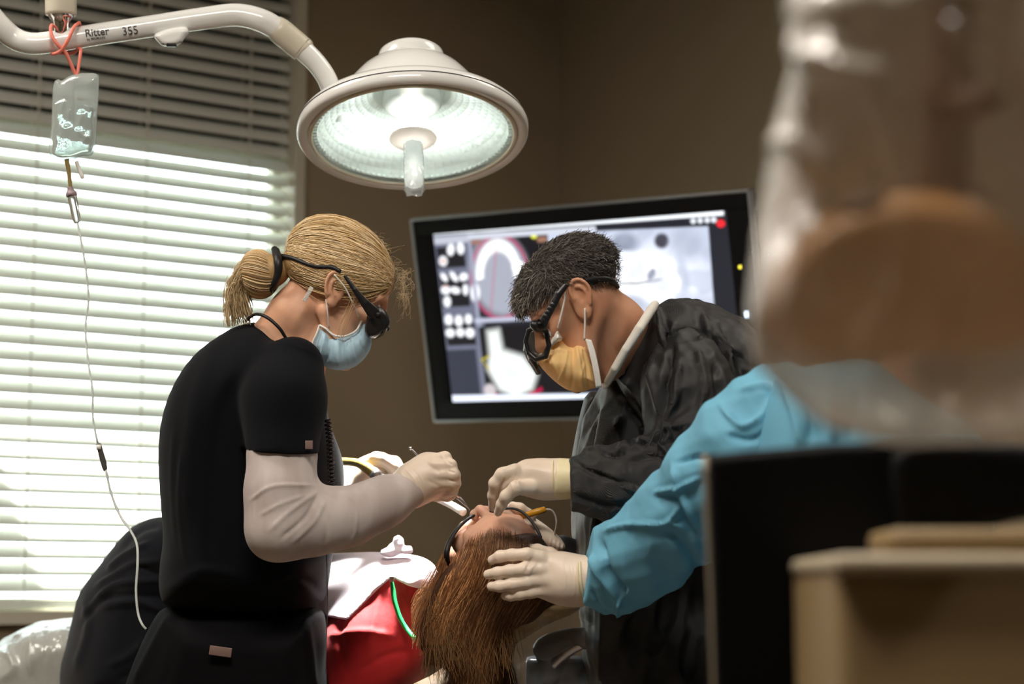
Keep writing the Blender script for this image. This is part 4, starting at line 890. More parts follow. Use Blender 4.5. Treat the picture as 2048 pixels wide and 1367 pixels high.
# hair tie, goggles strap, goggles
V1=ptube([(549,498,3.50,7),(556,520,3.462,9),(556,545,3.458,8),(548,570,3.465,7),(545,580,3.50,6),(556,560,3.54,7),(560,530,3.54,8),(552,500,3.50,7)],10,5);V,Fs=join([V1]);mk('hair_tie',V,Fs,M['blackrub'],asst,camspace=True)
gg=mk('goggles_strap',*headtube(WH,[(560,511,4.5),(585,516,4.5),(610,526,4.5),(635,533,5),(662,534,5),(682,543,5)],.0135),M['blackrub'],asst,camspace=True)
S=Shape();S.chain([(690,552,3.405,4),(710,580,3.403,5.5),(730,606,3.405,9),(744,622,3.41,13)],.0015,sq=.45)
S.pell(757,634,3.425,19,22,.016,35,.006);S.pillow([(738,612),(756,616),(774,628),(782,640),(776,656),(755,674),(736,678),(728,662),(732,640)],3.43,.014,8,k=.004)
S.cap(Q(768,636,3.43),Q(772,655,3.50),.006,.006,.004);S.cap(Q(772,655,3.50),Q(770,638,3.57),.006,.006,.004);S.cap(Q(774,636,3.57),Q(700,570,3.60),.006,.003,.004)
V,Fq=S.mesh(.0016);go=mk('goggles',V,Fq,M['black'],asst,camspace=True,label='black protective laser goggles')
S=Shape();S.pillow([(757,645),(776,640),(777,650),(770,668),(752,680),(738,676),(742,662)],3.44,.022,10,k=.002);V,Fq=S.mesh(.0016);mk('lens',V,Fq,M['lens'],go,camspace=True)
V,Fs=lathe([(.0,0),(.0045,0),(.0045,.002),(.003,.003),(.0,.003)],16,Q(756,629,3.409),(0,0,-1));mk('hinge_screw',V,Fs,M['blackrub'],go,camspace=True)
# blue mask
poly=[(638,650),(650,655),(668,670),(690,671),(712,660),(724,640),(730,628),(736,640),(741,662),(744,684),(740,702),(725,722),(706,736),(680,741),(655,737),(640,722),(628,700),(624,688)]
S=Shape();S.pillow(poly,3.50,.068,40,k=.004,it=1,ex=2.9);V,Fq=S.mesh(.0022);
V=sculpt(V,Fq,[([(676,675),(678,732)],3.5,4),([(690,676),(694,730)],3,-3.8),([(704,672),(712,728)],3.2,4),([(718,664),(732,706)],3,-3.4),([(660,672),(656,700),(650,726)],3.5,-4.6),([(650,668),(643,715)],3,3.2),([(727,650),(740,690)],2.5,2.8),([(665,690),(668,725)],2.2,-2),([(698,690),(702,725)],2.2,-2)])
mkb=mk('face_mask',V,Fq,M['maskblue'],asst,camspace=True,label='pale blue pleated surgical mask')
e=[(639,650,3.447),(652,657,3.443),(668,670,3.439),(690,672,3.438),(712,661,3.44),(722,644,3.444),(729,627,3.45)]
V,Fs=ptube([(*p,2.2) for p in e],8,6);mk('mask_edge',V,Fs,M['maskwhite'],mkb,camspace=True)
e=[(639,650,3.448),(633,668,3.444),(625,688,3.446),(632,706,3.446)]
V,Fs=ptube([(*p,2.2) for p in e],8,6);mk('mask_edge',V,Fs,M['maskwhite'],mkb,camspace=True)
for pts in ([(652,598,3.428,1.5),(655,625,3.425,1.5),(658,656,3.436,1.5)],[(668,548,3.41,1.4),(690,575,3.412,1.5),(705,605,3.42,1.5),(718,636,3.436,1.5)]):
    V,Fs=ptube(pts,8,6);mk('ear_loop',V,Fs,M['elastic'],mkb,camspace=True)
# lanyard, earpiece coil, coiled cord
V,Fs=ptube([(492,640,3.50,3),(512,628,3.455,3.2),(535,635,3.425,3.4),(558,655,3.42,3.4),(572,676,3.425,3.2)],8,6);mk('lanyard',V,Fs,M['blackrub'],asst,camspace=True)
t=np.linspace(0,1,160);cx=624-16*t;cy=574+28*t;ph=t*2*math.pi*14;P=np.array([Q(a_+4.0*math.cos(p)*.85,b_+4.0*math.cos(p)*.5,3.425-.004*math.sin(p)) for a_,b_,p in zip(cx,cy,ph)]);V,Fs=tube(P,.0006,6);mk('earpiece_coil',V,Fs,M['whiteplastic'],asst,camspace=True)
t=np.linspace(0,1,420);cx=np.interp(t,[0,.3,1],[655,660,664]);cy=838+150*t;ph=t*2*math.pi*19;P=np.array([Q(a_+5.5*math.cos(p),b_,3.415-.005*math.sin(p)) for a_,b_,p in zip(cx,cy,ph)]);V,Fs=tube(P,.0019,8);mk('coiled_cord',V,Fs,mat('cord_black_gloss',(.02,.012,.015),.25,bump=(60,.05,.0003)),asst,camspace=True)
V,Fs=ptube([(653,1108,3.40,.9),(655,1200,3.40,.9),(652,1300,3.40,.9),(650,1400,3.40,.9)],6,6);mk('thin_cord',V,Fs,M['greyplastic'],asst,camspace=True)
# tools in her hands
T1=empty('dental_mirror',W(Q(938,1012,3.44)),'thin steel dental mirror handle held in the near gloved fist','dental tool')
V,Fs=ptube([(822,897,3.44,1.6),(834,909,3.44,2.2),(860,935,3.45,2.4),(900,974,3.47,2.8),(918,993,3.48,3.4)],10,5);mk('handle',V,Fs,M['steel'],T1,camspace=True)
V,Fs=lathe([(0.0035*math.sin(q),.0035*math.cos(q)) for q in np.linspace(.05,3.1,8)],12,Q(821,896,3.44));mk('tip',V,Fs,M['chrome'],T1,camspace=True)
V,Fs=ptube([(915,993,3.49,4.2),(926,1003,3.49,3.4),(936,1014,3.49,1.6),(940,1020,3.49,.9)],10,5);mk('working_end',V,Fs,M['steel'],T1,camspace=True)
T2=empty('suction_handpiece',W(Q(700,930,3.66)),'suction handpiece on an olive hose with a steel collar in the far glove','suction tool')
V,Fs=ptube([(640,915,3.74,8),(680,922,3.70,8),(712,925,3.67,8.5),(730,933,3.66,10.5),(748,946,3.655,11)],18,6);mk('hose',V,Fs,M['olive'],T2,camspace=True)
V,Fs=ptube([(744,943,3.655,11.8),(750,947,3.655,12),(757,952,3.655,11.5),(758,953,3.655,9),(764,956,3.655,9),(779,965,3.655,7.5)],20,4,smooth=False);mk('collar',V,Fs,M['steel'],T2,camspace=True)
V,Fs=ptube([(775,963,3.655,6.5),(820,978,3.65,7),(860,990,3.63,7.5),(900,1008,3.60,7.5),(927,1024,3.57,8)],18,5);mk('suction_tip',V,Fs,M['whiteplastic'],T2,camspace=True)
# ================================================================ the dentist at right
DH=HeadMap(1163,594,3.30,(-760,690),(-660,-640),(-330,1180)[0:2] if 0 else (520,1150),1)
doc=empty('person',W(Q(1420,1500,3.5))*np.array([1,1,0]),'man with grey hair, orange mask and black gown leaning over the patient','person')
S=Shape();add_head(S,DH,True)
S.chain([(1180,612,3.30,56),(1225,655,3.34,60),(1290,720,3.40,66)],.03).chain([(1160,690,3.3,34),(1205,725,3.33,38)],.03)
S.pell(1360,780,3.50,90,90,.10,20,.05)
V,Fq=S.mesh(.0024);V=sculpt(V,Fq,[([(1190,640),(1200,700),(1212,770)],8,1.5),([(1225,600),(1250,640),(1235,700)],9,1.0)])
mk('body',V,Fq,M['skinm'],doc,camspace=True);eyes(DH,doc)
# hair
S=Shape()
def dcap(X,Y,Z):
    x,y,z=DH.inv(X,Y,Z);e=lambda c,r:(lambda k0,k1:k0*(k0-1)/k1)(np.sqrt(((x-c[0])/r[0])**2+((y-c[1])/r[1])**2+((z-c[2])/r[2])**2),np.sqrt(((x-c[0])/r[0]**2)**2+((y-c[1])/r[1]**2)**2+((z-c[2])/r[2]**2)**2)+1e-9)
    d=e((-.005,0,.046),(.1005,.0785,.0905));d=smin(d,e((.062,0,.085),(.034,.045,.028)),.02)
    low=np.interp(x,[-.11,-.07,-.03,-.012,.012,.030,.045,.075,.1],[-.032,-.042,-.004,.040,.044,.026,.052,.070,.075])
    return smax(d,low-z,.006)*DH.sc
P=DH.to(np.array([[a_,b_,c_] for a_ in (-.13,.12) for b_ in (-.1,.1) for c_ in (-.05,.15)]));S.add(dcap,P.min(0),P.max(0),.01)
V,Fq=S.mesh(.0028);dhb=mk('hair',V,Fq,M['greybase'],doc,camspace=True)
n=12000;dv_=rng.normal(size=(n,3));dv_[:,2]=dv_[:,2]*.7+.35;sg=dv_[:,1];P0=on_skull(dv_*ER,.002)
low=np.interp(P0[:,0],[-.11,-.07,-.03,-.012,.012,.030,.045,.075,.1],[-.036,-.048,-.004,.042,.046,.026,.050,.068,.075])
P0=P0[(P0[:,2]>low)];n=len(P0);fr_=np.clip((P0[:,0]-.02)/.06,0,1)[:,None]
nr_=(P0-EC)/ER**2;nr_/=np.linalg.norm(nr_,axis=1)[:,None]
dirn=np.array([[.9,0,.25]])*(.25+fr_)+np.array([[-.9,0,-.35]])*(1-fr_)*(P0[:,:1]<.02)+rng.normal(size=(n,3))*.28+nr_*(.1+.4*fr_)+np.array([[.3,0,-.5]])*(np.abs(P0[:,1:2])>.05)
dirn-=nr_*(dirn*nr_).sum(1,keepdims=True)*.8;dirn/=np.linalg.norm(dirn,axis=1)[:,None]
ln_=(rng.uniform(.010,.019,n)+fr_[:,0]*.016)*np.where(P0[:,2]<.02,.45,1);t=np.linspace(0,1,6)[None,:,None]
Pp=P0[:,None]+dirn[:,None]*ln_[:,None,None]*t+nr_[:,None]*(.0035*np.sin(t*2.4)+.003)+np.array([0,0,-1.])*fr_[:,None]*t*t*.012+rng.normal(size=(n,1,3))*.003*t*t
tt_=tints(n,(.032,.026,.021),(.075,.06,.05),(.22,.20,.18),11);tt_[rng.random(n)<.08]=(.36,.33,.30)
hair_obj('hair_strands',DH.to(Pp),.00034,tt_,dhb,kind='stuff')
n=420;P0=on_skull(np.stack([.075+rr(n,0,.018),rr(n,-.05,.05),.065+rr(n,0,.035)],1)-EC,.010);t=np.linspace(0,1,9)[None,:,None]
Pp=P0[:,None]+np.stack([rr(n,.006,.020),rr(n,-.01,.01),rr(n,-.030,.006)],1)[:,None]*t+np.stack([.006*np.sin(t[...,0]*6+rr(n,0,6)[:,None]),.004*np.cos(t[...,0]*6+rr(n,0,6)[:,None]),.003*np.sin(t[...,0]*5+rr(n,0,6)[:,None])],-1)*t
hair_obj('hair_forelock',DH.to(Pp),.00042,tints(n,(.10,.085,.07),(.25,.22,.18),(.5,.46,.4),12),dhb,kind='stuff')
# undershirt collar
S=Shape();S.chain([(1310,609,3.38,9),(1302,620,3.30,10),(1278,658,3.262,10),(1252,698,3.258,9),(1231,735,3.27,9),(1216,762,3.31,8),(1210,770,3.38,8)],.0015);V,Fq=S.mesh(.0025);mk('undershirt',V,Fq,M['tee'],doc,camspace=True)
# gown
G=[(1306,630),(1330,602),(1370,597),(1420,606),(1470,626),(1520,665),(1580,740),(1630,850),(1650,1000),(1655,1150),(1670,1500),(1680,1700),(1190,1700),(1185,1500),(1165,1300),(1148,1180),(1146,1100),(1142,1010),(1148,930),(1155,880),(1165,830),(1190,800),(1214,775),(1216,740),(1240,712),(1275,665)]
S=Shape();S.pillow(G,3.51,.21,60,it=2,tx=-.0001,ty=0);S.chain([(1345,650,3.38,46),(1322,700,3.37,64),(1275,790,3.40,62),(1240,900,3.44,60)],.04)
S.noise(wob(21,9,(15,7,14),.010));S.noise(wob(22,7,(32,14,28),.010,True))
V,Fq=S.mesh(.0045)
FO=[([(1312,606),(1318,640),(1332,700),(1345,760)],7,7),([(1330,640),(1345,700),(1352,760)],7,-8),([(1215,745),(1240,790),(1280,850),(1300,900)],6,-7),([(1222,735),(1262,775),(1300,830)],7,6),([(1170,820),(1160,880),(1150,940)],8,5),([(1195,800),(1180,880),(1165,960)],7,-7),([(1240,1040),(1236,1100),(1240,1180)],8,6),([(1190,1030),(1185,1110),(1190,1180)],7,5),([(1210,1030),(1208,1110),(1212,1180)],7,-6),([(1400,615),(1430,700),(1450,790)],10,5),([(1440,640),(1475,720),(1490,800)],9,-5),([(1340,665),(1390,662),(1450,690),(1510,730)],3,-2.2),([(1480,660),(1530,740),(1560,830)],9,5)]
V=sculpt(V,Fq,FO,gain=1.5,slim=.8);gw=mk('gown',V,Fq,M['gown'],doc,camspace=True)
S=Shape();S.pillow([(1172,782),(1206,782),(1212,850),(1190,940),(1150,1000),(1138,945),(1147,890),(1158,835)],3.50,.05,16,it=1);V,Fq=S.mesh(.003);mk('gown_front_panel',V,Fq,M['gownin'],doc,camspace=True)
# near gown sleeve
S=Shape();S.chain([(1365,690,3.36,74),(1378,790,3.28,88),(1395,900,3.23,92)],.05)
S.chain([(1395,935,3.23,84),(1300,965,3.24,70),(1215,966,3.26,62),(1160,968,3.27,54)],.05)
S.pell(1400,940,3.24,80,80,.075,0,.03)
S.noise(wob(31,8,(26,22,24),.006));S.noise(wob(32,8,(42,36,36),.010,True));S.half(Q(1139,970,3.27),(-1,-.04,0),.004);S.cap(Q(1120,968,3.27),Q(1165,968,3.27),.034,.034,.003,'sub')
V,Fq=S.mesh(.0036)
V=sculpt(V,Fq,[([(1315,615),(1322,680),(1300,740),(1312,790),(1330,860)],8,6),([(1345,690),(1330,770),(1320,850),(1312,900)],8,-10),([(1360,720),(1350,800),(1330,850)],8,7),([(1395,700),(1410,770),(1400,830)],10,6),([(1430,720),(1440,800),(1450,860)],10,-6),([(1325,862),(1370,850),(1430,860)],6,7),([(1340,880),(1400,872),(1450,885)],9,-10),([(1315,905),(1340,868),(1330,850)],4,5),([(1150,905),(1190,893),(1215,905)],5,5),([(1195,895),(1225,912),(1250,900)],5,-7),([(1230,905),(1270,880),(1310,885),(1345,910)],8,7),([(1260,920),(1310,912),(1350,940)],8,-6),([(1150,925),(1200,950),(1270,970)],6,-6),([(1215,945),(1280,985),(1340,1000)],8,4),([(1145,990),(1220,1010),(1300,1005)],9,-5)],gain=1.5,slim=.8)
mk('gown_sleeve',V,Fq,M['gown'],doc,camspace=True)
V,Fs=ptube([(1299,890,3.17,1.6),(1306,875,3.168,1.6),(1312,863,3.168,1.6),(1321,862,3.168,1.6),(1323,872,3.168,1.6),(1318,885,3.17,1.6)],8,5);mk('gown_tie',V,Fs,M['gown'],doc,camspace=True)
# trousers and shoes under the gown
S=Shape()
for x in (1330,1500): S.chain([(x,1600,3.55,95),(x-5,1850,3.55,75),(x-10,2220,3.55,58)],.03)
V,Fq=S.mesh(.008);mk('trousers',V,Fq,M['darkpants'],doc,camspace=True)
for x in (1310,1480):
    c=W(Q(x,2200,3.55));S=Shape();S.cap(fz((c[0]+.04,c[1],.055)),fz((c[0]-.18,c[1],.04)),.055,.04,.02);S.half(fz((0,c[1],.002)),fz((0,0,-1))-fz((0,0,0)));V,Fq=S.mesh(.007);mk('shoe',V,Fq,M['shoe'],doc,camspace=True)
# near glove, pinching
palm=[(1142,922),(1120,921),(1095,922),(1070,917),(1050,917),(1036,924),(1024,934),(1006,942),(994,952),(990,966),(996,985),(1010,992),(1024,985),(1042,990),(1070,995),(1095,996),(1118,993),(1142,993)]
V,Fq=hand(palm,3.30,.026,32,[
 [(1030,940,3.285,14),(1004,948,3.28,12.5),(990,966,3.285,11.5),(986,990,3.30,10),(985,1014,3.32,8.5)],
 [(1034,945,3.295,14),(1010,955,3.31,12),(996,985,3.325,10.5),(992,1015,3.34,8.5)],
 [(1040,950,3.31,14),(1018,962,3.33,12),(1004,992,3.345,10.5),(998,1020,3.36,8.5)],
 [(1060,975,3.275,14),(1032,975,3.262,13.5),(1012,992,3.268,12),(1003,1008,3.28,10.5),(996,1024,3.30,8.5)]],
 strokes=[([(1024,945),(1022,965),(1030,985)],1.6,.9),([(1030,940),(1029,965),(1037,988)],1.6,.9),([(1037,942),(1037,965),(1044,990)],1.4,.8),([(1010,955),(1002,970),(996,990)],2.2,-2.0),([(1105,925),(1108,960),(1112,990)],1.4,.8),([(1060,935),(1100,945)],7,.8)],
 extra=lambda S:S.chain([(1095,958,3.30,36),(1150,958,3.28,36)],.02))
g2=mk('glove',V,Fq,M['glove'],doc,camspace=True)
S=Shape();S.chain([(1111,957,3.295,37.5),(1125,957,3.29,38.5),(1160,957,3.28,39)],.01);S.half(Q(1109,957,3.3),(-1,.1,0),.002);S.noise(wob(3,6,(150,60,60),.0012));V,Fq=S.mesh(.0022);mk('glove_cuff',V,Fq,M['glovecuff'],g2,camspace=True)
cuff(ring((1110,957),3.295,38,.034,86),parent=g2,r=1.8)
# far glove reaching behind the patient's head
palm=[(1000,1012),(1025,1010),(1050,1024),(1080,1040),(1108,1062),(1128,1082),(1134,1098),(1120,1108),(1095,1100),(1060,1085),(1030,1062),(1005,1040)]
V,Fq=hand(palm,3.52,.028,20,[[(1035,1030,3.51,12),(1012,1018,3.50,10),(1000,1022,3.50,9)],[(1040,1040,3.52,13),(1010,1035,3.52,10),(1000,1040,3.52,9)],[(1045,1048,3.53,13),(1015,1050,3.53,10),(1004,1055,3.53,9)],[(1050,1052,3.54,12),(1020,1060,3.54,10),(1010,1066,3.54,9)],[(1062,1030,3.50,11),(1040,1016,3.49,10),(1025,1010,3.49,8)]],
 strokes=[([(1102,1075),(1098,1105)],1.6,1.2),([(1110,1078),(1106,1108)],1.6,1.2),([(1118,1082),(1115,1108)],1.6,1.2),([(1126,1088),(1122,1108)],1.6,1.2)])
mk('glove',V,Fq,M['glove'],doc,camspace=True)
S=Shape();S.chain([(1124,1092,3.53,24),(1160,1130,3.56,44),(1210,1150,3.58,56),(1290,1080,3.60,70),(1350,960,3.60,80)],.03);S.noise(wob(33,8,(40,40,40),.006,True));V,Fq=S.mesh(.0045);mk('gown_sleeve',V,Fq,M['gown'],doc,camspace=True)
# goggles
S=Shape();S.chain([(1130,572,3.215,6.5),(1117,588,3.212,7.5),(1106,610,3.210,7.5),(1092,634,3.210,8.5),(1084,648,3.212,11)],.0012,sq=.5)
ringp=[(1058,660),(1072,653),(1092,662),(1098,690),(1092,712),(1072,718),(1058,706),(1052,682),(1058,660)]
S.chain([(x,y,3.232+.00035*(1098-x),5.2) for x,y in ringp],.0012)
S.pell(1076,652,3.225,17,12,.012,-20,.005)
S.chain([(1056,700,3.25,5),(1062,716,3.27,6),(1072,732,3.30,5),(1078,744,3.34,5)],.0012)
S.chain([(1052,682,3.25,4),(1050,700,3.30,4),(1060,720,3.35,5)],.0012)
S.chain([(1060,720,3.35,5),(1075,745,3.37,4.5),(1084,700,3.39,5),(1120,590,3.39,6)],.0012)
V,Fq=S.mesh(.0014);V=sculpt(V,Fq,[([(1098+k*4.2,641-k*8.0),(1085+k*4.2,634-k*8.0)],1.4,-.7) for k in range(-0,5)]);dg_=mk('goggles',V,Fq,M['black'],doc,camspace=True,label='black wraparound goggles with a ribbed temple')
V,Fs=lathe([(.0,0),(.0048,0),(.0048,.0025),(.0034,.0035),(.0028,.001),(.0,.001)],20,Q(1079,643,3.203),(-.2,.1,-1));mk('hinge_screw',V,Fs,M['blackrub'],dg_,camspace=True)
S=Shape();S.pillow([(1060,662),(1072,657),(1088,664),(1094,690),(1088,708),(1072,713),(1061,702),(1056,682)],3.236,.005,6,k=.002,tx=-.0003);V,Fq=S.mesh(.0016);mk('lens',V,Fq,M['lensclear'],dg_,camspace=True)
V,Fs=headtube(DH,[(1170,560,5),(1188,558,5.5),(1208,557,6),(1224,562,6),(1236,574,4)],.009);mk('goggles_strap',V,Fs,M['blackrub'],doc,camspace=True)
# orange mask
poly=[(1114,654),(1122,664),(1136,690),(1150,686),(1178,678),(1185,700),(1194,740),(1201,774),(1180,778),(1165,784),(1140,783),(1112,765),(1088,742),(1074,722),(1070,714),(1086,712),(1098,700),(1106,672)]
S=Shape();S.pillow(poly,3.30,.073,50,k=.004,it=1,ex=2.4);V,Fq=S.mesh(.0022)
V=sculpt(V,Fq,[([(1135,700),(1128,735),(1118,765)],3,3.6),([(1146,692),(1146,740),(1142,780)],3,-4.2),([(1154,690),(1160,740),(1166,780)],3,4.4),([(1166,688),(1174,730),(1178,776)],3,-4),([(1122,700),(1112,730)],3,-2),([(1100,705),(1110,735),(1128,775)],3,1.4),([(1140,705),(1120,700),(1106,702)],3,1.5),([(1172,720),(1160,760),(1180,776)],3,1.6)])
mo=mk('face_mask',V,Fq,M['maskorange'],doc,camspace=True,label='orange pleated surgical mask')
V,Fs=join([ptube([(1178+k,679+k*.2,3.232-.0*k,2.4),(1186+k,705,3.229,2.6),(1194+k,742,3.229,2.6),(1199+k,774-k*.2,3.233,2.4)],8,6) for k in (-5,-1.2,2.4)]);mk('mask_edge',V,Fs,M['maskwhite'],mo,camspace=True)
S=Shape();S.pillow([(1114,653),(1122,664),(1130,680),(1110,690),(1100,702),(1097,696),(1106,670)],3.295,.0745,20,k=.002,it=1,ex=2.4);V,Fq=S.mesh(.002);mk('mask_edge',V,Fq,M['maskwhite'],mo,camspace=True)
for pts in ([(1132,584,3.222,2),(1127,610,3.222,2),(1120,640,3.226,2),(1116,656,3.232,2)],[(1170,616,3.222,2),(1170,645,3.226,2),(1169,680,3.23,2)]):
    V,Fs=ptube(pts,8,6);mk('ear_loop',V,Fs,M['elastic'],mo,camspace=True)
# amber handpiece with a white lead
T3=empty('laser_handpiece',W(Q(1092,1018,3.47)),'amber handpiece with a looping white lead beside the patient\'s forehead','dental tool')
V,Fs=ptube([(1038,1034,3.47,5.0),(1062,1027,3.47,6.2),(1064,1026,3.47,7.2),(1070,1024,3.47,6.6),(1074,1023,3.47,7.2),(1090,1018,3.47,6.2),(1092,1017,3.47,4)],16,4,smooth=False);mk('handle',V,Fs,M['amber'],T3,camspace=True)
V,Fs=ptube([(1091,1018,3.47,2),(1103,1020,3.475,2),(1111,1032,3.48,2),(1113,1048,3.485,2),(1110,1064,3.50,2),(1106,1085,3.53,2)],8,8);mk('lead',V,Fs,M['elastic'],T3,camspace=True)
# ================================================================ the patient
PH_=RigidMap(1000,1142,3.44,(-.30,.95,.10),(.28,.10,-.95),1.0)
pat=empty('person',W(Q(800,1350,3.6)),'patient in a red shirt lying back, long auburn hair over the headrest','person')
S=Shape();add_head(S,PH_,False)
S.chain([(975,1170,3.50,50),(920,1200,3.60,50),(880,1220,3.66,60)],.03)
S.pell(780,1240,3.76,90,70,.09,0,.04);S.pell(620,1290,3.86,160,85,.12,0,.05);S.pell(430,1290,4.0,120,80,.12,0,.05)
V,Fq=S.mesh(.003);BODYV=V;mk('body',V,Fq,M['skinp'],pat,camspace=True)
# red shirt
S=Shape();S.pillow([(600,1120),(700,1108),(800,1112),(860,1125),(872,1160),(868,1200),(872,1260),(868,1320),(840,1370),(800,1410),(700,1450),(620,1450),(560,1440),(540,1300),(560,1180)],3.72,.13,80,it=2,tx=-.0004)
S.chain([(800,1230,3.64,80),(740,1300,3.60,82),(690,1390,3.60,78)],.04)
S.noise(wob(41,8,(22,20,18),.006));V,Fq=S.mesh(.0045);SHIRT=S
V=sculpt(V,Fq,[([(770,1155),(750,1230),(735,1300)],7,4),([(795,1160),(812,1200),(830,1240)],6,-4),([(700,1190),(680,1260),(690,1340)],8,-5),([(720,1340),(770,1310),(820,1300)],6,-5),([(660,1270),(720,1262),(780,1270)],7,4),([(765,1150),(800,1165),(840,1172)],3,2)])
mk('shirt',V,Fq,M['red'],pat,camspace=True)
# patient's goggles
V,Fs=join([ptube([(896,1128,3.40,5),(893,1108,3.385,6),(899,1083,3.395,5),(915,1057,3.42,4),(935,1038,3.44,3.6),(958,1026,3.455,3.2),(985,1021,3.46,2.8)],8,6),ptube([(985,1021,3.46,2.8),(1020,1016,3.47,2.6),(1042,1022,3.46,3),(1060,1038,3.45,3.2),(1074,1058,3.43,3.2),(1082,1075,3.42,3)],8,6)])
pg_=mk('goggles',V,Fs,M['blackrub'],pat,camspace=True,label='dark protective goggles')
S=Shape();S.pillow([(886,1118),(888,1092),(896,1075),(908,1062),(912,1072),(902,1092),(898,1120),(893,1134)],3.44,.05,12,k=.002,it=1);V,Fq=S.mesh(.0025);mk('side_shield',V,Fq,M['lens'],pg_,camspace=True)
# auburn hair: mass and falling strands
S=Shape()
def pcap(X,Y,Z):
    x,y,z=PH_.inv(X,Y,Z);k0=np.sqrt(((x+.010)/.098)**2+(y/.083)**2+((z-.044)/.095)**2);k1=np.sqrt(((x+.010)/.098**2)**2+(y/.083**2)**2+((z-.044)/.095**2)**2)+1e-9
    d=k0*(k0-1)/k1;return smax(d,(x-.070+np.abs(y)*.3),.010)
P=PH_.to(np.array([[a_,b_,c_] for a_ in (-.13,.12) for b_ in (-.1,.1) for c_ in (-.06,.15)]));S.add(pcap,P.min(0),P.max(0),.01)
S.pillow([(905,1120),(940,1150),(990,1185),(1012,1230),(1010,1300),(1000,1367),(985,1430),(940,1420),(905,1350),(850,1310),(836,1285),(842,1240),(868,1170)],3.375,.035,34,k=.03,it=2)
S.noise(wob(51,7,(40,14,30),.004));V,Fq=S.mesh(.003)
ph=mk('hair',V,Fq,M['auburnbase'],pat,camspace=True)
# depth of the front of the hair, for laying strands on it
V=np.vstack([V,BODYV]);vx,vy=pxof(V);G4=6;gx0,gy0=860-60,990;GW,GH=60,80;dm=np.full((GW,GH),9.0)
ix=((vx-gx0)/G4).astype(int);iy=((vy-gy0)/G4).astype(int);ok=(ix>=0)&(ix<GW)&(iy>=0)&(iy<GH)
np.minimum.at(dm,(ix[ok],iy[ok]),V[ok,2]);dm[dm>8]=3.40
for _ in range(3): dm=(dm+np.roll(dm,1,0)+np.roll(dm,-1,0)+np.roll(dm,1,1)+np.roll(dm,-1,1))/5
def hd(x,y): return dm[np.clip(((x-gx0)/G4).astype(int),0,GW-1),np.clip(((y-gy0)/G4).astype(int),0,GH-1)]
n=5200;u=rng.random(n);v=rng.random(n)
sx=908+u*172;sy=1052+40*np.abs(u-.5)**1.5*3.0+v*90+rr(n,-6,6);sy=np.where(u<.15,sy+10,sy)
exx=846+u*150+rr(n,-14,14)+22*np.sin(u*23);ey_=1272+u*120+rr(n,-45,60)
t=np.linspace(0,1,18)[None,:];cx1=sx+(sx-990)*.22;cy1=sy+45;cx2=exx*.6+sx*.4-12;cy2=1225
B=lambda a,b,c,d:(1-t)**3*a[:,None]+3*(1-t)**2*t*b[:,None]+3*(1-t)*t*t*c[:,None]+t**3*d[:,None]
bx=B(sx,cx1,cx2,exx)+2.5*np.sin(t*rr(n,5,10)[:,None]+rr(n,0,6)[:,None]);by=B(sy,cy1,np.full(n,1225.),ey_)
dd=hd(bx,by);ker=np.ones(5)/5;dd=np.apply_along_axis(lambda q:np.convolve(np.pad(q,2,'edge'),ker,'valid'),1,dd)-.0015-rr(n,0,.007)[:,None]
Pp=np.stack([(bx-CX)/F*dd,-(by-CY)/F*dd,dd],-1)
hair_obj('hair_strands',Pp,.00055*np.clip(.2+np.linspace(0,1,18)*4,0,1)*np.clip(2.2-2*np.linspace(0,1,18),.25,1),tints(n,(.17,.070,.026),(.085,.034,.014),(.40,.21,.09),13)*(1+1.3*np.clip(.45-u,0,1)*2)[:,None],ph,kind='stuff')  # strands tinted brighter to the left, light put into the hair colour
n=260;u=rng.random(n);P0=np.stack([850+u*180,1220+rr(n,-50,50),np.full(n,3.335)],1);P3=P0+np.stack([rr(n,-14,30),rr(n,60,120),rr(n,-.01,.0)],1);P1=P0+np.stack([rr(n,-10,5),rr(n,20,40),np.zeros(n)],1);P2=P3+np.stack([rr(n,-20,5),rr(n,-40,-20),np.zeros(n)],1)
hair_obj('loose_hairs',px_strands(P0,P1,P2,P3),.0004,tints(n,(.40,.24,.11),(.25,.12,.05),None,14),pat,kind='stuff')
n=420;u=rng.random(n);P0=np.stack([885+u*25,1110+u*70+rr(n,-10,10),3.40+rr(n,-.03,.03)],1);P3=np.stack([822+rr(n,0,45),1225+rr(n,-25,75),3.40+rr(n,-.03,.04)],1);P1=P0+np.stack([rr(n,-16,0),rr(n,20,40),np.zeros(n)],1);P2=P3+np.stack([rr(n,-6,14),rr(n,-60,-30),np.zeros(n)],1)
hair_obj('hair_side_lock',px_strands(P0,P1,P2,P3,14),.0005,tints(n,(.40,.17,.07),(.24,.10,.04),(.5,.28,.13),15),pat,kind='stuff')
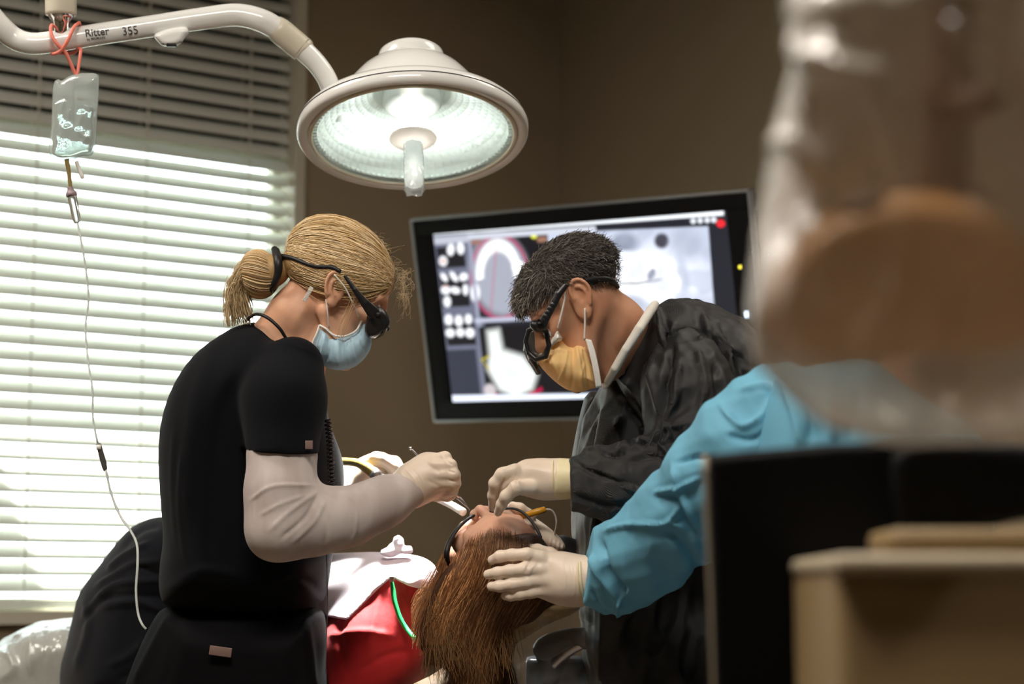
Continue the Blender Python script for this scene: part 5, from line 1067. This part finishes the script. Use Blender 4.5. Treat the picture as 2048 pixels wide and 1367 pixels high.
# paper bib, clip strap, tissues
bib=empty('paper_bib',W(Q(700,1230,3.56)),'white paper bib across the patient\'s chest','bib')
S=SHIRT;S.prism([(560,1090),(640,1080),(900,1080),(900,1170),(850,1172),(820,1165),(782,1146),(752,1172),(692,1232),(655,1226),(560,1180)],.003,it=0);V,Fq=S.mesh(.0034,inflate=.006);mk('sheet',V,Fq,M['bib'],bib,camspace=True)
V,Fs=ptube([(783,1158,3.555,3),(786,1180,3.55,5),(790,1205,3.54,5),(800,1235,3.53,5),(814,1258,3.52,5),(830,1277,3.50,5)],10,6);gs=mk('neck_strap',V,Fs,M['green'],bib,camspace=True,label='green elastic strap of the bib')
V,Fs=box(Q(784,1157,3.55),(.008,.010,.004),None,.001);mk('strap_clip',V,Fs,M['steel'],gs,camspace=True)
S=Shape()
for (x,y,a_,b_,an) in ((790,1098,20,12,20),(800,1086,10,9,50),(794,1078,5,9,-20),(812,1100,14,9,0),(775,1104,16,7,10)): S.pell(x,y,3.62,a_,b_,.014,an,.004)
S.noise(wob(7,10,(190,190,150),.006));V,Fq=S.mesh(.0017);mk('gauze_pad',V,Fq,M['bib'],None,camspace=True,label='crumpled white gauze lying on the paper bib',cat='gauze')
# blanket over the raised knees
S=Shape();S.pillow([(345,1036),(320,1034),(296,1039),(262,1055),(228,1092),(196,1135),(165,1175),(154,1200),(150,1225),(142,1260),(133,1300),(122,1330),(118,1380),(130,1440),(420,1440),(600,1400),(600,1200),(480,1080),(400,1046)],4.02,.17,95,it=2,tx=-.0003)
S.noise(wob(71,8,(9,16,10),.010));V,Fq=S.mesh(.005)
V=sculpt(V,Fq,[([(215,1140),(250,1110),(300,1085)],6,7),([(190,1175),(230,1150),(270,1128),(330,1120)],6,7),([(270,1128),(300,1140),(330,1150)],5,-6),([(170,1230),(230,1170),(330,1160)],6,8),([(165,1250),(210,1195),(310,1190),(330,1200)],6,-7),([(200,1215),(270,1202),(330,1222)],6,7),([(170,1190),(175,1260),(150,1340)],9,5),([(215,1330),(260,1310),(290,1280)],8,5),([(235,1360),(290,1330),(330,1330)],8,-5),([(240,1100),(280,1060),(320,1048)],8,-5)])
mk('blanket',V,Fq,M['blanket'],None,camspace=True,label='black fleece blanket draped over the patient\'s raised knees',cat='blanket')
# ================================================================ dental chair
ch=empty('dental_chair',W(Q(600,1500,3.9))*np.array([1,1,0]),'tan dental chair with headrest under clear plastic, foot end wrapped too','dental chair')
S=Shape();S.pillow([(985,1190),(1040,1196),(1100,1200),(1150,1205),(1168,1212),(1150,1228),(1100,1246),(1050,1275),(1010,1300),(960,1310),(930,1250),(950,1200)],3.40,.06,26,it=2);S.noise(wob(81,5,(20,20,20),.003));V,Fq=S.mesh(.004);mk('headrest',V,Fq,M['tan'],ch,camspace=True)
S=Shape();S.pillow([(940,1285),(1000,1290),(1030,1320),(1040,1400),(1000,1500),(760,1500),(740,1440),(770,1400),(820,1368),(880,1340)],3.50,.07,40,it=2)
S.noise(wob(82,5,(16,16,16),.004));V,Fq=S.mesh(.005);mk('backrest',V,Fq,M['tanshade'],ch,camspace=True)
S=Shape();S.chain([(960,1480,3.72,70),(620,1500,4.0,80),(300,1490,4.2,90)],.05,sq=2.2);S.half(fz((0,3.6,.80)),fz((0,0,1))-fz((0,0,0)),.02);V,Fq=S.mesh(.009);mk('seat',V,Fq,M['tan'],ch,camspace=True)
S=Shape();S.pillow([(-120,1360),(-60,1310),(0,1296),(30,1276),(70,1254),(110,1244),(150,1240),(260,1290),(300,1420),(180,1480),(-100,1470)],4.25,.16,60,it=2);V,Fq=S.mesh(.006);mk('footrest',V,Fq,mat('footrest_upholstery_pale',(.42,.42,.36),.45,bump=(40,.1,.001)),ch,camspace=True)
S=Shape();S.pillow([(-160,1380),(-80,1320),(-10,1290),(20,1268),(60,1246),(110,1236),(160,1232),(270,1280),(320,1430),(180,1510),(-140,1500)],4.25,.175,70,it=1);S.noise(wob(91,8,(55,18,40),.008,True));V,Fq=S.mesh(.005);V=sculpt(V,Fq,[([(40,1260),(20,1300),(30,1340)],5,7),([(70,1250),(60,1300),(62,1350)],4,6),([(95,1250),(90,1320)],4,-5),([(0,1300),(30,1330),(0,1360)],5,7)])
mk('plastic_cover',V,Fq,M['plastic2'],ch,camspace=True,label='clear plastic over the foot end')
S=Shape();S.pillow([(955,1240),(1000,1196),(1060,1198),(1120,1203),(1175,1212),(1225,1235),(1242,1260),(1244,1330),(1246,1400),(1200,1450),(1040,1450),(1020,1340),(960,1300)],3.42,.085,30,it=1);S.noise(wob(92,9,(30,22,30),.008,True));V,Fq=S.mesh(.0045);mk('plastic_cover',V,Fq,M['plastic'],ch,camspace=True,label='clear plastic bag over the headrest bracket')
V1=ptube([(1085,1300,3.46,22),(1100,1290,3.44,24),(1145,1275,3.43,20),(1180,1278,3.42,22),(1198,1282,3.42,17)],18);V,Fs=join([V1]);br=mk('headrest_lever',V,Fs,M['greyplastic'],ch,camspace=True)
V,Fs=ptube([(1105,1330,3.44,9),(1140,1300,3.43,11),(1165,1285,3.42,12)],12);mk('lever_arm',V,Fs,M['steel'],br,camspace=True)
V,Fs=join([box(Q(1120,1370,3.5),(.12,.10,.05),None,.01),ptube([(1110,1290,3.48,34),(1090,1380,3.52,36),(1060,1480,3.6,40)],14)]);mk('headrest_bracket',V,Fs,M['black'],ch,camspace=True)
c=W(Q(640,1500,4.05));z0=.0
V,Fs=join([box((c[0],c[1],.03),(.6,.45,.06),None,.02),box((c[0],c[1],.32),(.26,.22,.56),None,.03)]);mk('pedestal',V,Fs,M['cream'],ch)
# ================================================================ the second assistant at right, in blue
as2=empty('person',W(Q(1750,1500,2.85))*np.array([1,1,0]),'assistant in a light blue gown steadying the patient\'s head with one hand','person')
AH=HeadMap(1890,520,2.80,(-1150,600),(-560,-1250),(500,1350),1)
S=Shape();add_head(S,AH,False);S.chain([(1890,600,2.8,70),(1850,720,2.85,70),(1800,820,2.88,70)],.03);S.pell(1760,900,2.88,120,90,.08,0,.05)
V,Fq=S.mesh(.005);mk('body',V,Fq,M['skinp'],as2,camspace=True);eyes(AH,as2)
S=Shape();S.add(lambda X,Y,Z:(lambda q:(lambda k0,k1:smax(k0*(k0-1)/k1,np.interp(q[0],[-.1,-.03,-.005,.1],[-.055,-.035,.045,.065])-q[2],.01)*AH.sc)(np.sqrt(((q[0]+.005)/.104)**2+(q[1]/.082)**2+((q[2]-.046)/.094)**2),np.sqrt(((q[0]+.005)/.104**2)**2+(q[1]/.082**2)**2+((q[2]-.046)/.094**2)**2)+1e-9))(AH.inv(X,Y,Z)),*(lambda P:(P.min(0),P.max(0)))(AH.to(np.array([[a_,b_,c_] for a_ in (-.13,.12) for b_ in (-.1,.1) for c_ in (-.06,.15)]))),k=.01)
V,Fq=S.mesh(.005);mk('hair',V,Fq,M['brownhair'],as2,camspace=True)
S=Shape();S.pillow([(1560,735),(1640,730),(1740,712),(1790,745),(1870,800),(1950,850),(1990,950),(1980,1200),(2000,1600),(1500,1600),(1490,1300),(1500,1100),(1510,900),(1530,780)],2.86,.15,110,it=2)
S.noise(wob(101,8,(22,8,18),.010));V,Fq=S.mesh(.006);V=sculpt(V,Fq,[([(1560,750),(1590,830),(1600,890)],8,7),([(1600,760),(1625,820),(1620,890)],8,-8),([(1660,770),(1665,880)],8,7),([(1640,770),(1645,880)],7,-7),([(1720,780),(1700,880)],8,-6)])
mk('gown',V,Fq,mat('gown_blue_dark',(.055,.22,.34),.6,bump=(13,.5,.008)) if 0 else M['bluegown'],as2,camspace=True)
S=Shape();S.chain([(1186,1152,3.24,46),(1200,1150,3.22,66),(1232,1135,3.18,90),(1300,1095,3.10,90),(1380,1020,3.02,100),(1440,950,2.95,104),(1500,880,2.90,108),(1560,825,2.88,92),(1620,830,2.86,90)],.03)
S.noise(wob(102,8,(24,24,22),.006));S.noise(wob(103,8,(38,32,36),.011,True));S.half(Q(1172,1155,3.2),(-1,.12,0),.004);S.cap(Q(1150,1155,3.24),Q(1190,1152,3.23),.036,.036,.003,'sub')
V,Fq=S.mesh(.0038)
V=sculpt(V,Fq,[([(1175,1100),(1195,1140),(1225,1180),(1250,1215)],7,8),([(1200,1080),(1215,1140),(1255,1190)],8,-9),([(1235,1235),(1240,1200),(1262,1180)],6,7),([(1205,1062),(1260,1048),(1330,1045),(1360,1015)],5,6),([(1340,1040),(1380,1060),(1410,1130)],9,7),([(1330,1060),(1370,1100),(1400,1150)],9,-8),([(1308,985),(1350,975),(1400,955)],5,7),([(1345,930),(1370,1000),(1400,1060)],6,8),([(1330,990),(1360,1010),(1390,1080)],8,-8),([(1350,925),(1400,915),(1440,930)],6,-6),([(1440,810),(1480,850),(1520,835),(1540,800)],7,6),([(1455,870),(1500,880),(1540,860)],8,-5),([(1180,1175),(1200,1215),(1230,1232)],6,-5),([(1480,780),(1530,770),(1560,790)],7,5)],gain=1.2,slim=.85)
mk('gown_sleeve',V,Fq,M['bluegown'],as2,camspace=True)
S=Shape()
for x in (1640,1830): S.chain([(x,1550,2.9,110),(x,1900,2.9,85),(x,2400,2.9,66)],.03)
V,Fq=S.mesh(.01);mk('trousers',V,Fq,M['darkpants'],as2,camspace=True)
for x in (1630,1820):
    c=W(Q(x,2400,2.9));S=Shape();S.cap(fz((c[0]+.04,c[1],.055)),fz((c[0]-.16,c[1]+.05,.04)),.05,.038,.02);S.half(fz((0,c[1],.002)),fz((0,0,-1))-fz((0,0,0)));V,Fq=S.mesh(.007);mk('shoe',V,Fq,M['shoe'],as2,camspace=True)
# the hand on the patient's head
palm=[(1052,1102),(1075,1100),(1105,1102),(1128,1106),(1150,1116),(1172,1130),(1180,1160),(1180,1200),(1165,1208),(1130,1205),(1100,1200),(1070,1192),(1050,1180),(1044,1150),(1046,1120)]
V,Fq=hand(palm,3.265,.020,30,[
 [(1080,1115,3.255,15),(1055,1108,3.252,12.5),(1024,1109,3.262,12),(1000,1112,3.275,11.5),(985,1119,3.29,10)],
 [(1080,1138,3.25,15),(1050,1138,3.246,13),(1020,1141,3.252,12.5),(995,1145,3.262,11.5),(976,1148,3.275,10)],
 [(1085,1158,3.25,15),(1056,1163,3.246,12.5),(1025,1168,3.25,12),(1000,1172,3.258,11),(983,1172,3.27,9.5)],
 [(1090,1178,3.255,14),(1062,1184,3.25,11.5),(1040,1188,3.254,11),(1022,1191,3.26,10),(1011,1191,3.268,9)],
 [(1130,1125,3.28,14),(1100,1106,3.30,12),(1075,1098,3.32,10.5),(1060,1096,3.335,9)]],
 extra=lambda S:S.chain([(1140,1160,3.26,42),(1195,1155,3.245,42)],.03),k=.005,
 strokes=[([(1066,1112),(1055,1132),(1050,1146)],2,-1.4),([(1062,1138),(1056,1150)],3,1),([(1128,1112),(1131,1150),(1130,1180)],1.4,.7),([(1146,1120),(1150,1160),(1148,1195)],1.4,.9),([(1152,1122),(1158,1160),(1155,1200)],1.4,.9),([(1140,1116),(1143,1150)],1.4,.6),([(1060,1140),(1068,1130),(1072,1118)],2,1.0)])
g3=mk('glove',V,Fq,M['glove'],as2,camspace=True)
cuff(ring((1166,1162),3.25,43,.036,84),parent=g3,r=2.2);cuff(ring((1160,1162),3.252,43,.036,86),parent=g3,r=1.3)
# ================================================================ things close to the camera
ds=empty('equipment_monitor',W(Q(1700,1500,1.75))*np.array([1,1,0]),'blurred black equipment display in the right foreground','monitor')
S=Shape();S.pillow([(1414,908),(1500,900),(1650,888),(1800,882),(1900,880),(1905,1060),(1900,1500),(1432,1500),(1425,1250)],1.75,.022,10,it=0);V,Fq=S.mesh(.004);mk('back_shell',V,Fq,M['blackmatte'],ds,camspace=True)
S=Shape();S.pillow([(1780,884),(1900,880),(2050,888),(2200,900),(2200,1010),(2050,1038),(1950,1060),(1800,1075),(1780,1000)],1.72,.03,14,it=1);V,Fq=S.mesh(.005);mk('rear_housing',V,Fq,M['blackmatte'],ds,camspace=True)
V,Fs=ptube([(1411,912,1.77,6),(1416,1050,1.77,6),(1426,1250,1.77,6),(1433,1500,1.77,6)],10,4);mk('edge_trim',V,Fs,M['boxlight'],ds,camspace=True)
c=W(Q(1700,1500,1.78));p0=W(Q(1640,1480,1.80));V,Fs=tube(np.array([p0,[p0[0],p0[1],.03]]),.015,14);mk('stand_pole',V,Fs,M['black'],ds)
V,Fs=box((p0[0],p0[1],.02),(.4,.34,.04),None,.012);mk('stand_base',V,Fs,M['black'],ds)
bx=empty('beige_cabinet',W(Q(1880,1700,1.55))*np.array([1,1,0]),'blurred beige equipment cabinet in the lower right corner','cabinet')
a0=Q(1672,1112,1.50)
cc=W(Q(1672,1112,1.50));H0=cc[2]
V,Fs=box((cc[0]+.30,cc[1]+.12,H0/2),(.60,.24,H0-.004),None,.012);mk('body',V,Fs,M['boxtan'],bx)
V,Fs=box((cc[0]+.30,cc[1]+.115,H0-.006),(.604,.25,.016),None,.006);mk('top_edge',V,Fs,M['boxlight'],bx)
V,Fs=box((cc[0]+.20,cc[1]+.10,H0+.012),(.30,.10,.022),None,.008);mk('tray',V,Fs,M['boxtan'],bx)
# bag-covered device hanging from the ceiling
bg_=empty('bagged_device',W(Q(1800,-60,1.25)),'large blurred plastic covered device hanging at the right foreground','device')
S=Shape();S.pillow([(1530,560),(1590,470),(1700,400),(1820,378),(1930,388),(2020,430),(2080,520),(2100,620),(2090,700),(1900,715),(1700,722),(1560,712),(1515,650)],1.27,.045,60,it=2);V,Fq=S.mesh(.004);hs=mk('housing',V,Fq,M['tanhouse'],bg_,camspace=True)
S=Shape();S.chain([(1880,420,1.28,60),(1900,200,1.28,42),(1905,-60,1.28,40)],.02);S.pell(1950,205,1.24,60,34,.02,0,.01);S.pell(1720,420,1.26,60,40,.03,10,.01);V,Fq=S.mesh(.004);mk('support_stem',V,Fq,mat('brown_stem',(.18,.09,.05),.4,bump=(20,.1,.001)),bg_,camspace=True)
top=W(Q(1905,-60,1.28));V,Fs=tube(np.array([top,[top[0],top[1],HC-.02]]),.022,16);mk('ceiling_rod',V,Fs,M['cream'],bg_)
V,Fs=box((top[0],top[1],HC-.012),(.14,.14,.024),None,.005);mk('ceiling_plate',V,Fs,M['cream'],bg_)
S=Shape();S.pillow([(1575,-60),(1556,20),(1580,90),(1545,220),(1512,380),(1494,520),(1482,640),(1500,730),(1560,780),(1640,850),(1800,890),(2000,890),(2160,860),(2200,700),(2180,400),(2120,150),(2080,0),(2070,-100),(1900,-120),(1700,-120)],1.26,.085,130,it=2)
S.noise(wob(111,9,(24,11,20),.010));S.noise(wob(112,9,(50,26,40),.006,True));V,Fq=S.mesh(.0045)
V=sculpt(V,Fq,[([(1560,60),(1620,110),(1700,140),(1780,150)],22,12),([(1660,80),(1620,200),(1600,330)],16,9),([(1520,280),(1600,290),(1640,340)],18,8),([(1740,180),(1780,260),(1800,350)],20,10),([(1900,40),(1940,90),(1920,150)],16,10),([(1620,440),(1650,520),(1640,600)],20,8),([(1700,700),(1760,640),(1800,560)],24,8),([(1510,420),(1530,560),(1520,680)],14,6)])
mk('plastic_bag',V,Fq,M['bag'],bg_,camspace=True,label='wrinkled clear plastic bag')
